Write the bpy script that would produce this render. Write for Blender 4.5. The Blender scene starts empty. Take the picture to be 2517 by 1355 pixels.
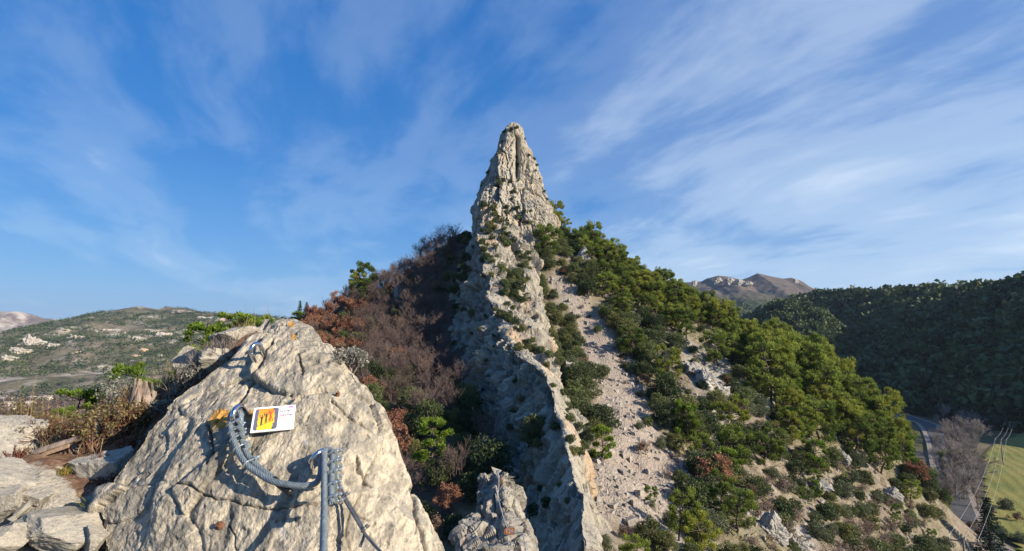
import bpy, math, random
import numpy as np
from mathutils import Vector, Matrix

SC = bpy.context.scene
COL = SC.collection
random.seed(7)
RNG = np.random.default_rng(11)

# ---------------------------------------------------------------- camera, sky, sun, exposure
W_PX, H_PX, F_PX = 2517.0, 1355.0, 1258.5          # photograph size and focal length in its pixels (90 degrees wide)
PITCH = math.radians(5.5)
cam_data = bpy.data.cameras.new('camera')
cam_data.sensor_width = 36.0
cam_data.lens = 36.0 * F_PX / W_PX
cam_data.clip_start = 0.05
cam_data.clip_end = 20000.0
cam = bpy.data.objects.new('camera', cam_data)
cam.location = (0, 0, 0)
cam.rotation_euler = (math.radians(90) + PITCH, 0, 0)
COL.objects.link(cam)
SC.camera = cam

SUN_DIR = Vector((0.82, -0.385, 0.41)).normalized()   # towards the sun: from the right, a little behind the camera
SUN_EL = math.asin(SUN_DIR.z)
SUN_AZ = math.atan2(SUN_DIR.x, SUN_DIR.y)
sun_data = bpy.data.lights.new('sun', 'SUN')
sun_data.energy = 5.0
sun_data.angle = math.radians(0.5)
sun_data.color = (1.0, 0.90, 0.76)
sun = bpy.data.objects.new('sun', sun_data)
sun.rotation_euler = SUN_DIR.to_track_quat('Z', 'Y').to_euler()
sun.location = (60, -30, 60)
COL.objects.link(sun)

world = bpy.data.worlds.new('World')
SC.world = world
world.use_nodes = True
world.cycles.sampling_method = 'MANUAL'
world.cycles.sample_map_resolution = 256
wn = world.node_tree
for n_ in list(wn.nodes):
    wn.nodes.remove(n_)


class G:
    """small helper for writing node graphs"""
    def __init__(self, nt):
        self.nt = nt

    def n(self, typ, ins=None, **props):
        nd = self.nt.nodes.new(typ)
        for k, v in props.items():
            setattr(nd, k, v)
        for k, v in (ins or {}).items():
            sock = nd.inputs[k]
            if isinstance(v, bpy.types.NodeSocket):
                self.nt.links.new(v, sock)
            elif isinstance(v, bpy.types.Node):
                self.nt.links.new(v.outputs[0], sock)
            else:
                sock.default_value = v
        return nd

    def math(self, op, a, b=None, c=None, clamp=False):
        ins = {0: a}
        if b is not None:
            ins[1] = b
        if c is not None:
            ins[2] = c
        return self.n('ShaderNodeMath', ins, operation=op, use_clamp=clamp).outputs[0]

    def vmath(self, op, a, b=None):
        ins = {0: a}
        if b is not None:
            ins[1] = b
        return self.n('ShaderNodeVectorMath', ins, operation=op).outputs[0]

    def mix(self, fac, a, b, mode='MIX'):
        nd = self.nt.nodes.new('ShaderNodeMix')
        nd.data_type = 'RGBA'
        nd.blend_type = mode
        for i, v in ((0, fac), (6, a), (7, b)):
            if isinstance(v, bpy.types.NodeSocket):
                self.nt.links.new(v, nd.inputs[i])
            else:
                if i and len(v) == 3:
                    v = (*v, 1)
                nd.inputs[i].default_value = v
        return nd.outputs[2]

    def ramp(self, fac, stops, interp='LINEAR'):
        nd = self.nt.nodes.new('ShaderNodeValToRGB')
        self.nt.links.new(fac, nd.inputs[0])
        cr = nd.color_ramp
        cr.interpolation = interp
        while len(cr.elements) > 1:
            cr.elements.remove(cr.elements[-1])
        for i, (p, c) in enumerate(stops):
            e = cr.elements[0] if i == 0 else cr.elements.new(p)
            e.position = p
            if not hasattr(c, '__len__'):
                c = (c, c, c)
            e.color = (*c[:3], 1)
        return nd.outputs[0]

    def noise(self, vec, scale, detail=6, rough=0.55, dist=0.0, lac=2.0):
        nd = self.n('ShaderNodeTexNoise', {'Scale': scale, 'Detail': detail, 'Roughness': rough, 'Distortion': dist, 'Lacunarity': lac})
        if vec is not None:
            self.nt.links.new(vec, nd.inputs['Vector'])
        return nd.outputs['Fac']

    def mapping(self, vec, scale=(1, 1, 1), rot=(0, 0, 0), loc=(0, 0, 0)):
        return self.n('ShaderNodeMapping', {'Vector': vec, 'Scale': scale, 'Rotation': rot, 'Location': loc}).outputs[0]

    def attr(self, name, out='Fac'):
        return self.n('ShaderNodeAttribute', attribute_name=name).outputs[out]


# sky: physical sky with thin cirrus lying in one high flat layer
g = G(wn)
sky = g.n('ShaderNodeTexSky', sky_type='NISHITA', sun_disc=False)
sky.sun_elevation = SUN_EL
sky.sun_rotation = SUN_AZ
sky.altitude = 300.0
sky.air_density = 1.0
sky.dust_density = 0.3
sky.ozone_density = 3.0
hs = g.n('ShaderNodeHueSaturation', {'Hue': 0.501, 'Saturation': 1.38, 'Value': 1.0, 'Color': sky.outputs[0]})
tc = g.n('ShaderNodeTexCoord')
dirv = tc.outputs['Generated']
sep = g.n('ShaderNodeSeparateXYZ', {0: dirv})
zz = g.math('ADD', g.math('MAXIMUM', sep.outputs[2], 0.0), 0.16)
plan = g.n('ShaderNodeCombineXYZ', {0: g.math('DIVIDE', sep.outputs[0], zz), 1: g.math('DIVIDE', sep.outputs[1], zz), 2: 0.0}).outputs[0]
turn = math.radians(-24)
pl_r = g.mapping(plan, rot=(0, 0, turn))
warp = g.n('ShaderNodeTexNoise', {'Vector': pl_r, 'Scale': 0.55, 'Detail': 2.0}).outputs['Color']
pl_w = g.vmath('ADD', pl_r, g.vmath('MULTIPLY', g.vmath('SUBTRACT', warp, (0.5, 0.5, 0.5)), (0.75, 0.7, 0.0)))
streak = g.noise(g.mapping(pl_w, scale=(1.1, 0.40, 1), loc=(3.1, 0.4, 0)), 1.0, 4, 0.58)
fine = g.noise(g.mapping(pl_w, scale=(3.6, 1.7, 1), loc=(7.7, 2.0, 0)), 1.0, 5, 0.64)
puff = g.noise(g.mapping(pl_r, scale=(1.1, 0.7, 1), loc=(1.0, 5.2, 0)), 1.0, 2, 0.5)
bank = g.n('ShaderNodeMapRange', {'Value': g.n('ShaderNodeSeparateXYZ', {0: pl_w}).outputs[0], 1: -1.3, 2: 3.4, 3: -0.085, 4: 0.175}).outputs[0]
dens = g.math('ADD', g.math('ADD', g.math('MULTIPLY', streak, 0.44), g.math('MULTIPLY', fine, 0.24)), g.math('MULTIPLY', puff, 0.35))
dens = g.math('ADD', dens, bank)
cov = g.ramp(dens, [(0.45, 0.0), (0.54, 0.13), (0.64, 0.40), (0.80, 0.74)], 'EASE')
lowair = g.ramp(sep.outputs[2], [(0.0, 1.0), (0.10, 0.75), (0.30, 0.25), (0.7, 0.0)])
blue = g.mix(0.5, hs.outputs[0], (0.20, 2.05, 7.4))
blue = g.mix(g.math('MULTIPLY', lowair, 0.55), blue, (2.6, 5.2, 8.6))
skycol = g.mix(cov, blue, (8.0, 9.2, 10.4))
bg = g.n('ShaderNodeBackground', {'Color': skycol, 'Strength': 0.064})
out = g.n('ShaderNodeOutputWorld', {'Surface': bg.outputs[0]})

SC.view_settings.view_transform = 'Standard'
SC.view_settings.look = 'None'
SC.view_settings.exposure = 0.70
SC.view_settings.gamma = 1.0
SC.view_settings.use_curve_mapping = False
SC.render.engine = 'CYCLES'
SC.cycles.max_bounces = 5
SC.cycles.diffuse_bounces = 1
SC.cycles.glossy_bounces = 2
SC.cycles.transmission_bounces = 2
SC.cycles.transparent_max_bounces = 4
SC.cycles.use_denoising = True


# ---------------------------------------------------------------- numeric helpers
def ray(px, py):
    """direction through a point of the photograph, scaled so that y = 1"""
    px = np.asarray(px, float); py = np.asarray(py, float)
    u = (px - W_PX / 2) / F_PX
    v = (H_PX / 2 - py) / F_PX
    y = math.cos(PITCH) - v * math.sin(PITCH)
    z = math.sin(PITCH) + v * math.cos(PITCH)
    return u / y, z / y


def P(px, py, Y):
    a, b = ray(px, py)
    Y = np.asarray(Y, float)
    return np.stack(np.broadcast_arrays(a * Y, Y, b * Y), -1)


def proj(p):
    p = np.asarray(p, float)
    f = p[..., 1] * math.cos(PITCH) + p[..., 2] * math.sin(PITCH)
    v = -p[..., 1] * math.sin(PITCH) + p[..., 2] * math.cos(PITCH)
    f = np.maximum(f, 1e-6)
    return W_PX / 2 + p[..., 0] / f * F_PX, H_PX / 2 - v / f * F_PX


_gr = np.random.default_rng(5).normal(size=(1024, 3))
_gr /= np.linalg.norm(_gr, axis=1)[:, None]


_grf = _gr.astype(np.float32)


def _pn(p):
    i = np.floor(p).astype(np.int64)
    f = (p - i).astype(np.float32)
    u = f * f * f * (f * (f * 6 - 15) + 10)
    hx = [i[:, 0] * 73856093, (i[:, 0] + 1) * 73856093]
    hy = [i[:, 1] * 19349663, (i[:, 1] + 1) * 19349663]
    hz = [i[:, 2] * 83492791, (i[:, 2] + 1) * 83492791]
    res = np.zeros(len(p), np.float32)
    for dx in (0, 1):
        wx_ = u[:, 0] if dx else 1 - u[:, 0]
        for dy in (0, 1):
            wxy = wx_ * (u[:, 1] if dy else 1 - u[:, 1])
            hxy = hx[dx] ^ hy[dy]
            for dz in (0, 1):
                h = hxy ^ hz[dz]
                gv = _grf[(h ^ (h >> 11)) & 1023]
                d = gv[:, 0] * (f[:, 0] - dx) + gv[:, 1] * (f[:, 1] - dy) + gv[:, 2] * (f[:, 2] - dz)
                res += wxy * (u[:, 2] if dz else 1 - u[:, 2]) * d
    return res


def pnoise(p):
    p = np.asarray(p, float)
    q = p.reshape(-1, 3)
    r = np.empty(len(q))
    for s0 in range(0, len(q), 8192):
        r[s0:s0 + 8192] = _pn(q[s0:s0 + 8192])
    return r.reshape(p.shape[:-1]) * 1.5


def fbm(p, octv=5, gain=0.5, lac=2.03):
    p = np.asarray(p, float)
    s = 0; a = 1.0
    for k in range(octv):
        s = s + a * pnoise(p + k * 17.3)
        p = p * lac; a *= gain
    return s


def ridged(p, octv=4, gain=0.5, lac=2.1):
    p = np.asarray(p, float)
    s = 0; a = 1.0
    for k in range(octv):
        s = s + a * (1 - 2 * np.abs(pnoise(p + k * 9.7)))
        p = p * lac; a *= gain
    return s


def cells(p, seed=3):
    """distance to nearest and second nearest feature point, and a random value for the nearest cell"""
    p = np.asarray(p, float)
    i = np.floor(p).astype(np.int64)
    f = p - i
    d1 = np.full(p.shape[:-1], 9.0); d2 = d1.copy(); val = np.zeros(p.shape[:-1])
    tab = np.random.default_rng(seed).random((4096, 4))
    for dx in (-1, 0, 1):
        for dy in (-1, 0, 1):
            for dz in (-1, 0, 1):
                h = ((i[..., 0] + dx) * 73856093) ^ ((i[..., 1] + dy) * 19349663) ^ ((i[..., 2] + dz) * 83492791)
                r = tab[(h ^ (h >> 13)) & 4095]
                d = np.sqrt((dx + r[..., 0] - f[..., 0]) ** 2 + (dy + r[..., 1] - f[..., 1]) ** 2 + (dz + r[..., 2] - f[..., 2]) ** 2)
                near = d < d1
                d2 = np.where(near, d1, np.minimum(d2, d))
                val = np.where(near, r[..., 3], val)
                d1 = np.where(near, d, d1)
    return d1, d2, val


def facets(p, seed=3, lift=1.0, tilt=0.9, crack=0.35, cw=0.05):
    """broken rock: every cell a flat facet with its own height and tilt, cracks between"""
    p = np.asarray(p, float)
    shp = p.shape[:-1]
    q = p.reshape(-1, 3)
    tab = np.random.default_rng(seed).random((4096, 8)).astype(np.float32)
    out_ = np.empty(len(q))
    for s0 in range(0, len(q), 16384):
        c = q[s0:s0 + 16384]
        i = np.floor(c).astype(np.int64); f = (c - i).astype(np.float32)
        d1 = np.full(len(c), 9.0, np.float32); d2 = d1.copy(); o_ = np.zeros(len(c), np.float32)
        for dx in (-1, 0, 1):
            for dy in (-1, 0, 1):
                for dz in (-1, 0, 1):
                    h = ((i[:, 0] + dx) * 73856093) ^ ((i[:, 1] + dy) * 19349663) ^ ((i[:, 2] + dz) * 83492791)
                    r = tab[(h ^ (h >> 13)) & 4095]
                    ex, ey, ez = f[:, 0] - dx - r[:, 0], f[:, 1] - dy - r[:, 1], f[:, 2] - dz - r[:, 2]
                    d = np.sqrt(ex * ex + ey * ey + ez * ez)
                    v = (r[:, 3] - 0.5) * lift + tilt * (ex * (r[:, 4] - 0.5) + ey * (r[:, 5] - 0.5) + ez * (r[:, 6] - 0.5)) * 2
                    near = d < d1
                    d2 = np.where(near, d1, np.minimum(d2, d)); o_ = np.where(near, v, o_); d1 = np.where(near, d, d1)
        out_[s0:s0 + 16384] = o_ - crack * np.exp(-((d2 - d1) / cw) ** 2)
    return out_.reshape(shp)


def in_poly(px, py, poly):
    px = np.asarray(px, float); py = np.asarray(py, float)
    ins = np.zeros(px.shape, bool)
    n = len(poly)
    for k in range(n):
        x0, y0 = poly[k]; x1, y1 = poly[(k + 1) % n]
        if y0 == y1:
            continue
        c = ((y0 > py) != (y1 > py)) & (px < (x1 - x0) * (py - y0) / (y1 - y0) + x0)
        ins ^= c
    return ins


def poly_dist(px, py, line):
    """distance to an open polyline, all in the plane"""
    d = np.full(np.shape(px), 1e9)
    for (x0, y0), (x1, y1) in zip(line[:-1], line[1:]):
        ex, ey = x1 - x0, y1 - y0
        t = np.clip(((px - x0) * ex + (py - y0) * ey) / (ex * ex + ey * ey), 0, 1)
        d = np.minimum(d, np.hypot(px - x0 - t * ex, py - y0 - t * ey))
    return d


def smooth(a, b, x):
    t = np.clip((x - a) / (b - a), 0, 1)
    return t * t * (3 - 2 * t)


# ---------------------------------------------------------------- mesh and object helpers
def mesh(name, V, F, mat=None, shade_smooth=True, vattr=None, fattr=None, vvec=None, matidx=None):
    V = np.ascontiguousarray(np.asarray(V, np.float32).reshape(-1, 3))
    F = np.ascontiguousarray(np.asarray(F, np.int32))
    k = F.shape[1]
    me = bpy.data.meshes.new(name)
    me.vertices.add(len(V)); me.vertices.foreach_set('co', V.ravel())
    me.loops.add(F.size); me.loops.foreach_set('vertex_index', F.ravel())
    me.polygons.add(len(F))
    me.polygons.foreach_set('loop_start', np.arange(0, F.size, k, dtype=np.int32))
    me.polygons.foreach_set('use_smooth', np.full(len(F), bool(shade_smooth)))
    mats = mat if isinstance(mat, (list, tuple)) else ([mat] if mat else [])
    for m in mats:
        me.materials.append(m)
    if matidx is not None:
        me.polygons.foreach_set('material_index', np.asarray(matidx, np.int32))
    for nm, a in (vattr or {}).items():
        at = me.attributes.new(nm, 'FLOAT', 'POINT'); at.data.foreach_set('value', np.asarray(a, np.float32).ravel())
    for nm, a in (vvec or {}).items():
        at = me.attributes.new(nm, 'FLOAT_VECTOR', 'POINT'); at.data.foreach_set('vector', np.asarray(a, np.float32).ravel())
    for nm, a in (fattr or {}).items():
        at = me.attributes.new(nm, 'FLOAT', 'FACE'); at.data.foreach_set('value', np.asarray(a, np.float32).ravel())
    me.update(calc_edges=True)
    return me


def grid_faces(nu, nv, close_v=False):
    i = np.arange(nu - 1)[:, None]
    j = np.arange(nv if close_v else nv - 1)[None, :]
    j2 = (j + 1) % nv
    return np.stack([i * nv + j, i * nv + j2, (i + 1) * nv + j2, (i + 1) * nv + j], -1).reshape(-1, 4)


def grid_normals(Vg):
    du = np.gradient(Vg, axis=0); dv = np.gradient(Vg, axis=1)
    n = np.cross(du, dv)
    return n / np.maximum(np.linalg.norm(n, axis=-1, keepdims=True), 1e-9)


def obj(name, me, parent=None, loc=None, rot=None, scale=None):
    o = bpy.data.objects.new(name, me)
    COL.objects.link(o)
    if parent is not None:
        o.parent = parent
    if loc is not None:
        o.location = loc
    if rot is not None:
        o.rotation_euler = rot
    if scale is not None:
        o.scale = scale if hasattr(scale, '__len__') else (scale,) * 3
    return o


def tag(o, label, cat, group=None):
    o['label'] = label; o['category'] = cat
    if group:
        o['group'] = group
    return o


def kind(o, k, label=None):
    o['kind'] = k
    if label:
        o['label'] = label
    return o


def empty(name, loc=(0, 0, 0), rot=(0, 0, 0), scale=1.0):
    o = bpy.data.objects.new(name, None)
    o.empty_display_size = 0.2
    COL.objects.link(o)
    o.location = loc; o.rotation_euler = rot
    o.scale = scale if hasattr(scale, '__len__') else (scale,) * 3
    return o


class MB:
    """collects quads"""
    def __init__(self):
        self.V = []; self.F = []; self.T = []; self.n = 0

    def add(self, V, F, tint=0.5):
        V = np.asarray(V, float).reshape(-1, 3); F = np.asarray(F, int)
        if F.shape[1] == 3:
            F = np.concatenate([F, F[:, 2:3]], 1)
        self.V.append(V); self.F.append(F + self.n); self.n += len(V)
        self.T.append(np.broadcast_to(np.asarray(tint, float), (len(F),)))
        return self

    def tube(self, path, rad, sides=6, cap=True, tint=0.5):
        path = np.asarray(path, float); k = len(path)
        rad = np.broadcast_to(np.asarray(rad, float), (k,))
        T = np.gradient(path, axis=0)
        T /= np.maximum(np.linalg.norm(T, axis=1)[:, None], 1e-9)
        ref = np.array([0.0, 0, 1]) if abs(T[0, 2]) < 0.9 else np.array([1.0, 0, 0])
        N = np.zeros_like(T)
        nprev = np.cross(T[0], ref)
        for i in range(k):
            nprev = nprev - T[i] * np.dot(nprev, T[i])
            nprev /= max(np.linalg.norm(nprev), 1e-9)
            N[i] = nprev
        B = np.cross(T, N)
        a = np.arange(sides) * 2 * math.pi / sides
        V = path[:, None] + rad[:, None, None] * (np.cos(a)[None, :, None] * N[:, None] + np.sin(a)[None, :, None] * B[:, None])
        F = grid_faces(k, sides, True)
        self.add(V, F, tint)
        if cap and sides >= 4:
            base = self.n - k * sides
            for r in (0, k - 1):
                ids = base + r * sides + np.arange(sides)
                c = path[r]
                self.V.append(c[None]); ci = self.n; self.n += 1
                fs = [[ids[j], ids[(j + 1) % sides], ci, ci] if r else [ids[(j + 1) % sides], ids[j], ci, ci] for j in range(sides)]
                self.F.append(np.array(fs)); self.T.append(np.broadcast_to(np.asarray(tint if np.ndim(tint) == 0 else 0.5, float), (sides,)))
        return self

    def box(self, c, ax, ay, az, tint=0.5):
        c = np.asarray(c, float); ax = np.asarray(ax, float); ay = np.asarray(ay, float); az = np.asarray(az, float)
        V = [c + sx * ax + sy * ay + sz * az for sz in (-1, 1) for sy in (-1, 1) for sx in (-1, 1)]
        F = [[0, 2, 3, 1], [4, 5, 7, 6], [0, 1, 5, 4], [2, 6, 7, 3], [0, 4, 6, 2], [1, 3, 7, 5]]
        return self.add(V, F, tint)

    def mesh(self, name, mat, smooth_=True):
        V = np.concatenate(self.V); F = np.concatenate(self.F); T = np.concatenate(self.T)
        deg = F[:, 2] == F[:, 3]
        me = mesh_mixed(name, V, F, deg, mat, smooth_, T)
        return me


def mesh_mixed(name, V, F, deg, mat, smooth_, T):
    if not deg.any():
        return mesh(name, V, F, mat, smooth_, fattr={'tint': T})
    V = np.ascontiguousarray(V.astype(np.float32))
    me = bpy.data.meshes.new(name)
    tot = np.where(deg, 3, 4)
    keep = np.ones(F.shape, bool); keep[deg, 3] = False
    me.vertices.add(len(V)); me.vertices.foreach_set('co', V.ravel())
    idx = F[keep].astype(np.int32)
    me.loops.add(len(idx)); me.loops.foreach_set('vertex_index', idx)
    me.polygons.add(len(F))
    me.polygons.foreach_set('loop_start', np.concatenate([[0], np.cumsum(tot)[:-1]]).astype(np.int32))
    me.polygons.foreach_set('use_smooth', np.full(len(F), bool(smooth_)))
    for m in (mat if isinstance(mat, (list, tuple)) else [mat]):
        me.materials.append(m)
    at = me.attributes.new('tint', 'FLOAT', 'FACE'); at.data.foreach_set('value', T.astype(np.float32))
    me.update(calc_edges=True)
    return me


# ---------------------------------------------------------------- materials
def newmat(name):
    m = bpy.data.materials.new(name)
    m.use_nodes = True
    nt = m.node_tree
    b = nt.nodes['Principled BSDF']
    return m, G(nt), b


def link(g, a, b):
    g.nt.links.new(a, b)


def bump(g, height, strength, dist, normal=None):
    ins = {'Strength': strength, 'Distance': dist, 'Height': height}
    if normal is not None:
        ins['Normal'] = normal
    return g.n('ShaderNodeBump', ins).outputs[0]


def rock_material(name, s=1.0, dark=(0.17, 0.165, 0.155), mid=(0.36, 0.335, 0.29), light=(0.55, 0.50, 0.41), orange=0.0, zstretch=0.22, bumpd=0.25, lich=False, pos='Position'):
    """weathered limestone: grey patina, cream where it has come off, vertical water streaks"""
    m, g, b = newmat(name)
    if pos == 'Position':
        v = g.n('ShaderNodeNewGeometry').outputs['Position']
    else:
        v = g.n('ShaderNodeTexCoord').outputs['Object']
    v = g.mapping(v, scale=(s, s, s))
    vs = g.mapping(v, scale=(1, 1, zstretch))
    n1 = g.noise(v, 0.35, 5, 0.62, 0.3)
    n2 = g.noise(vs, 1.1, 5, 0.65, 0.4)
    n3 = g.noise(v, 4.0, 4, 0.6)
    n4 = g.noise(vs, 2.6, 4, 0.6)
    f = g.math('ADD', g.math('MULTIPLY', n1, 0.45), g.math('ADD', g.math('MULTIPLY', n2, 0.40), g.math('MULTIPLY', n3, 0.15)))
    col = g.ramp(f, [(0.36, dark), (0.46, mid), (0.55, tuple(0.5 * (a + c) for a, c in zip(mid, light))), (0.66, light)])
    st = g.ramp(n4, [(0.30, 1.0), (0.42, 0.0)])
    col = g.mix(g.math('MULTIPLY', st, 0.40), col, tuple(c * 0.75 for c in dark))
    if orange:
        no = g.noise(g.mapping(vs, loc=(4, 9, 2)), 0.45, 4, 0.5)
        col = g.mix(g.math('MULTIPLY', g.ramp(no, [(0.55, 0.0), (0.68, 1.0)]), orange), col, (0.62, 0.36, 0.15))
    if lich:
        li = g.attr('lichen')
        nl = g.noise(v, 9.0, 5, 0.7)
        lf = g.ramp(g.math('ADD', li, g.math('MULTIPLY', nl, 0.9)), [(0.95, 0.0), (1.08, 1.0)])
        col = g.mix(lf, col, (0.55, 0.24, 0.03))
    link(g, col, b.inputs['Base Color'])
    b.inputs['Roughness'].default_value = 0.92
    b.inputs['Specular IOR Level'].default_value = 0.25
    h = g.math('ADD', g.math('MULTIPLY', n2, 0.6), g.math('MULTIPLY', g.noise(v, 2.2, 6, 0.68), 0.7))
    h = g.math('SUBTRACT', h, g.math('MULTIPLY', st, 0.25))
    link(g, bump(g, h, 0.9, bumpd), b.inputs['Normal'])
    return m


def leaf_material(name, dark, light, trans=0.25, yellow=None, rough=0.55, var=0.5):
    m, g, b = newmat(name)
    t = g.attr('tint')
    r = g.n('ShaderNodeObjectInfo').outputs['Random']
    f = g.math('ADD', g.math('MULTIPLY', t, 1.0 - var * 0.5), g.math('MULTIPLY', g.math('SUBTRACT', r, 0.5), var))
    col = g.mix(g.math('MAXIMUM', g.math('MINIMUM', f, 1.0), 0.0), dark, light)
    if yellow:
        r2 = g.math('FRACT', g.math('MULTIPLY', r, 37.0))
        col = g.mix(g.ramp(r2, [(0.6, 0.0), (1.0, 0.7)]), col, yellow)
    link(g, col, b.inputs['Base Color'])
    b.inputs['Roughness'].default_value = rough
    b.inputs['Specular IOR Level'].default_value = 0.2
    tr = g.n('ShaderNodeBsdfTranslucent', {'Color': col})
    mx = g.n('ShaderNodeMixShader', {0: trans, 1: b.outputs[0], 2: tr.outputs[0]})
    link(g, mx.outputs[0], g.nt.nodes['Material Output'].inputs['Surface'])
    return m


def plain(name, col, rough=0.7, metal=0.0, noise_amt=0.25, scale=8.0, spec=0.4, bumpd=0.0):
    m, g, b = newmat(name)
    v = g.n('ShaderNodeTexCoord').outputs['Object']
    nz = g.noise(v, scale, 6, 0.6)
    c2 = tuple(c * (1 - noise_amt) for c in col); c3 = tuple(min(1, c * (1 + noise_amt)) for c in col)
    link(g, g.ramp(nz, [(0.3, c2), (0.7, c3)]), b.inputs['Base Color'])
    link(g, g.ramp(nz, [(0.3, rough * 0.8), (0.7, min(1, rough * 1.15))]), b.inputs['Roughness'])
    b.inputs['Metallic'].default_value = metal
    b.inputs['Specular IOR Level'].default_value = spec
    if bumpd:
        link(g, bump(g, g.noise(v, scale * 3, 6, 0.7), 0.8, bumpd), b.inputs['Normal'])
    return m


M = {}
M['cliff'] = rock_material('limestone_cliff', s=0.55, orange=0.38, zstretch=0.10, bumpd=0.8, dark=(0.17, 0.155, 0.135), mid=(0.34, 0.305, 0.24), light=(0.49, 0.43, 0.325))
M['crag'] = rock_material('limestone_crag', s=0.9, orange=0.1, zstretch=0.3, bumpd=0.5)
M['fin'] = rock_material('limestone_fin_near', s=2.0, orange=0.15, zstretch=0.5, bumpd=0.22, dark=(0.13, 0.125, 0.115), mid=(0.28, 0.255, 0.21), light=(0.47, 0.415, 0.32))
M['stone'] = rock_material('loose_limestone', s=15.0, zstretch=0.8, bumpd=0.004, dark=(0.16, 0.145, 0.12), mid=(0.33, 0.295, 0.235), light=(0.50, 0.45, 0.355), pos='Object')
M['far_rock'] = rock_material('far_limestone', s=0.12, orange=0.5, zstretch=0.5, bumpd=3.0, dark=(0.22, 0.21, 0.19), mid=(0.42, 0.38, 0.32), light=(0.55, 0.48, 0.39))

M['pine'] = leaf_material('pine_needles', (0.080, 0.122, 0.024), (0.315, 0.365, 0.064), 0.45, yellow=(0.33, 0.33, 0.05), var=0.8)
M['pine_dark'] = leaf_material('dark_fir_needles', (0.012, 0.030, 0.016), (0.040, 0.075, 0.030), 0.12)
M['oak'] = leaf_material('holm_oak_leaves', (0.040, 0.062, 0.022), (0.185, 0.212, 0.075), 0.28, yellow=(0.21, 0.20, 0.06), var=0.8)
M['olive'] = leaf_material('grey_green_leaves', (0.075, 0.092, 0.045), (0.21, 0.23, 0.12), 0.22)
M['rust'] = leaf_material('rusty_oak_leaves', (0.20, 0.085, 0.048), (0.50, 0.26, 0.155), 0.3)
M['brown_leaf'] = leaf_material('withered_leaves', (0.13, 0.08, 0.05), (0.34, 0.22, 0.14), 0.25)
M['lime'] = leaf_material('bright_pine_needles', (0.085, 0.145, 0.016), (0.27, 0.36, 0.045), 0.35)
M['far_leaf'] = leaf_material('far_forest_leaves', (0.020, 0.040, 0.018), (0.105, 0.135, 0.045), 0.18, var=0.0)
M['khaki'] = leaf_material('khaki_leaves', (0.10, 0.085, 0.03), (0.30, 0.225, 0.10), 0.2, var=0.1)
M['twig'] = leaf_material('bare_twigs', (0.085, 0.058, 0.050), (0.20, 0.145, 0.12), 0.0, rough=0.9)
M['twig_grey'] = leaf_material('grey_twigs', (0.17, 0.14, 0.12), (0.36, 0.31, 0.27), 0.0, rough=0.9)
M['bark'] = plain('pine_bark', (0.10, 0.075, 0.055), 0.95, scale=3.0, spec=0.2)
M['bark_grey'] = plain('grey_bark', (0.16, 0.135, 0.115), 0.95, scale=3.0, spec=0.2)

# ================================================================ LARGE STRUCTURE
# ---------------------------------------------------------------- terrain: heights known at surveyed points, smoothly joined
_cp = []
for px, py, Y in [
    # right flank of the ridge
    (1352, 695, 100), (1335, 610, 108), (1390, 575, 117), (1460, 640, 116), (1400, 800, 92), (1450, 900, 78), (1500, 1000, 66), (1530, 1100, 55), (1560, 1200, 47), (1600, 1300, 40), (1500, 1400, 33),
    (1700, 1400, 38), (1900, 1400, 44), (2100, 1390, 56), (2240, 1380, 73),
    (1700, 1120, 60), (1700, 930, 82), (1690, 800, 100), (1600, 715, 116), (1510, 640, 122), (1425, 585, 124), (1700, 755, 114), (1860, 850, 110), (2000, 925, 104),
    (2120, 1010, 99), (2220, 1100, 95), (2275, 1210, 92), (2290, 1330, 89), (1900, 1030, 82), (2000, 1170, 74), (2140, 1230, 80), (1850, 1230, 58),
    # left flank
    (1140, 575, 120), (1085, 590, 123), (1020, 640, 121), (960, 690, 118), (850, 742, 112), (740, 795, 107), (640, 850, 100),
    (1000, 780, 100), (1040, 910, 76), (1000, 1020, 58), (1050, 1160, 43), (1080, 1310, 32), (900, 910, 75), (820, 830, 92), (900, 790, 103), (780, 900, 80), (700, 1000, 62),
]:
    _cp.append(P(px, py, Y))
_cp += [np.array(c, float) for c in [
    # behind the skyline, the ridge falls away
    (0, 150, 12), (14, 150, 10), (40, 145, -4), (70, 140, -24), (-25, 150, 2), (-60, 140, -16), (0, 210, -12), (40, 200, -30), (-60, 210, -30), (0, 300, -46), (60, 320, -46), (-90, 300, -60),
    # valley floor on the right with road and field
    (94, 107, -46), (110, 112, -46), (104, 80, -46), (90, 60, -44), (70, 30, -44), (60, 0, -44), (128, 150, -46), (160, 190, -46), (190, 228, -46), (150, 150, -46), (170, 160, -45), (240, 200, -45), (130, 90, -46), (220, 280, -46), (200, 330, -46), (300, 250, -45), (110, 160, -40),
    # under the camera
    (0, 0, -17), (-9, 8, -17), (10, 6, -19), (2, 16, -15), (-20, -25, -28), (25, -25, -32), (0, -60, -30), (-14, 20, -18), (14, 20, -16), (30, 20, -26), (45, 40, -33),
    # left valley
    (-60, 90, -14), (-50, 60, -22), (-40, 30, -30), (-90, 110, -32), (-100, 60, -48), (-150, 150, -62), (-250, 230, -90), (-120, 0, -70), (-400, 400, -95), (-250, 0, -95), (-130, 260, -70),
]]
_cp = np.array(_cp)
_C2 = 9.0 ** 2
_A = np.sqrt(((_cp[:, None, :2] - _cp[None, :, :2]) ** 2).sum(-1) + _C2)
_n = len(_cp)
_S = np.zeros((_n + 3, _n + 3))
_S[:_n, :_n] = _A - np.eye(_n) * 2.0
_S[:_n, _n:] = np.c_[np.ones(_n), _cp[:, :2]]
_S[_n:, :_n] = _S[:_n, _n:].T
_sol = np.linalg.solve(_S, np.r_[_cp[:, 2], 0, 0, 0])


def floor_z(x, y):
    t = smooth(-120, 60, x - 0.12 * y)
    return -95 + 49 * t


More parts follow.
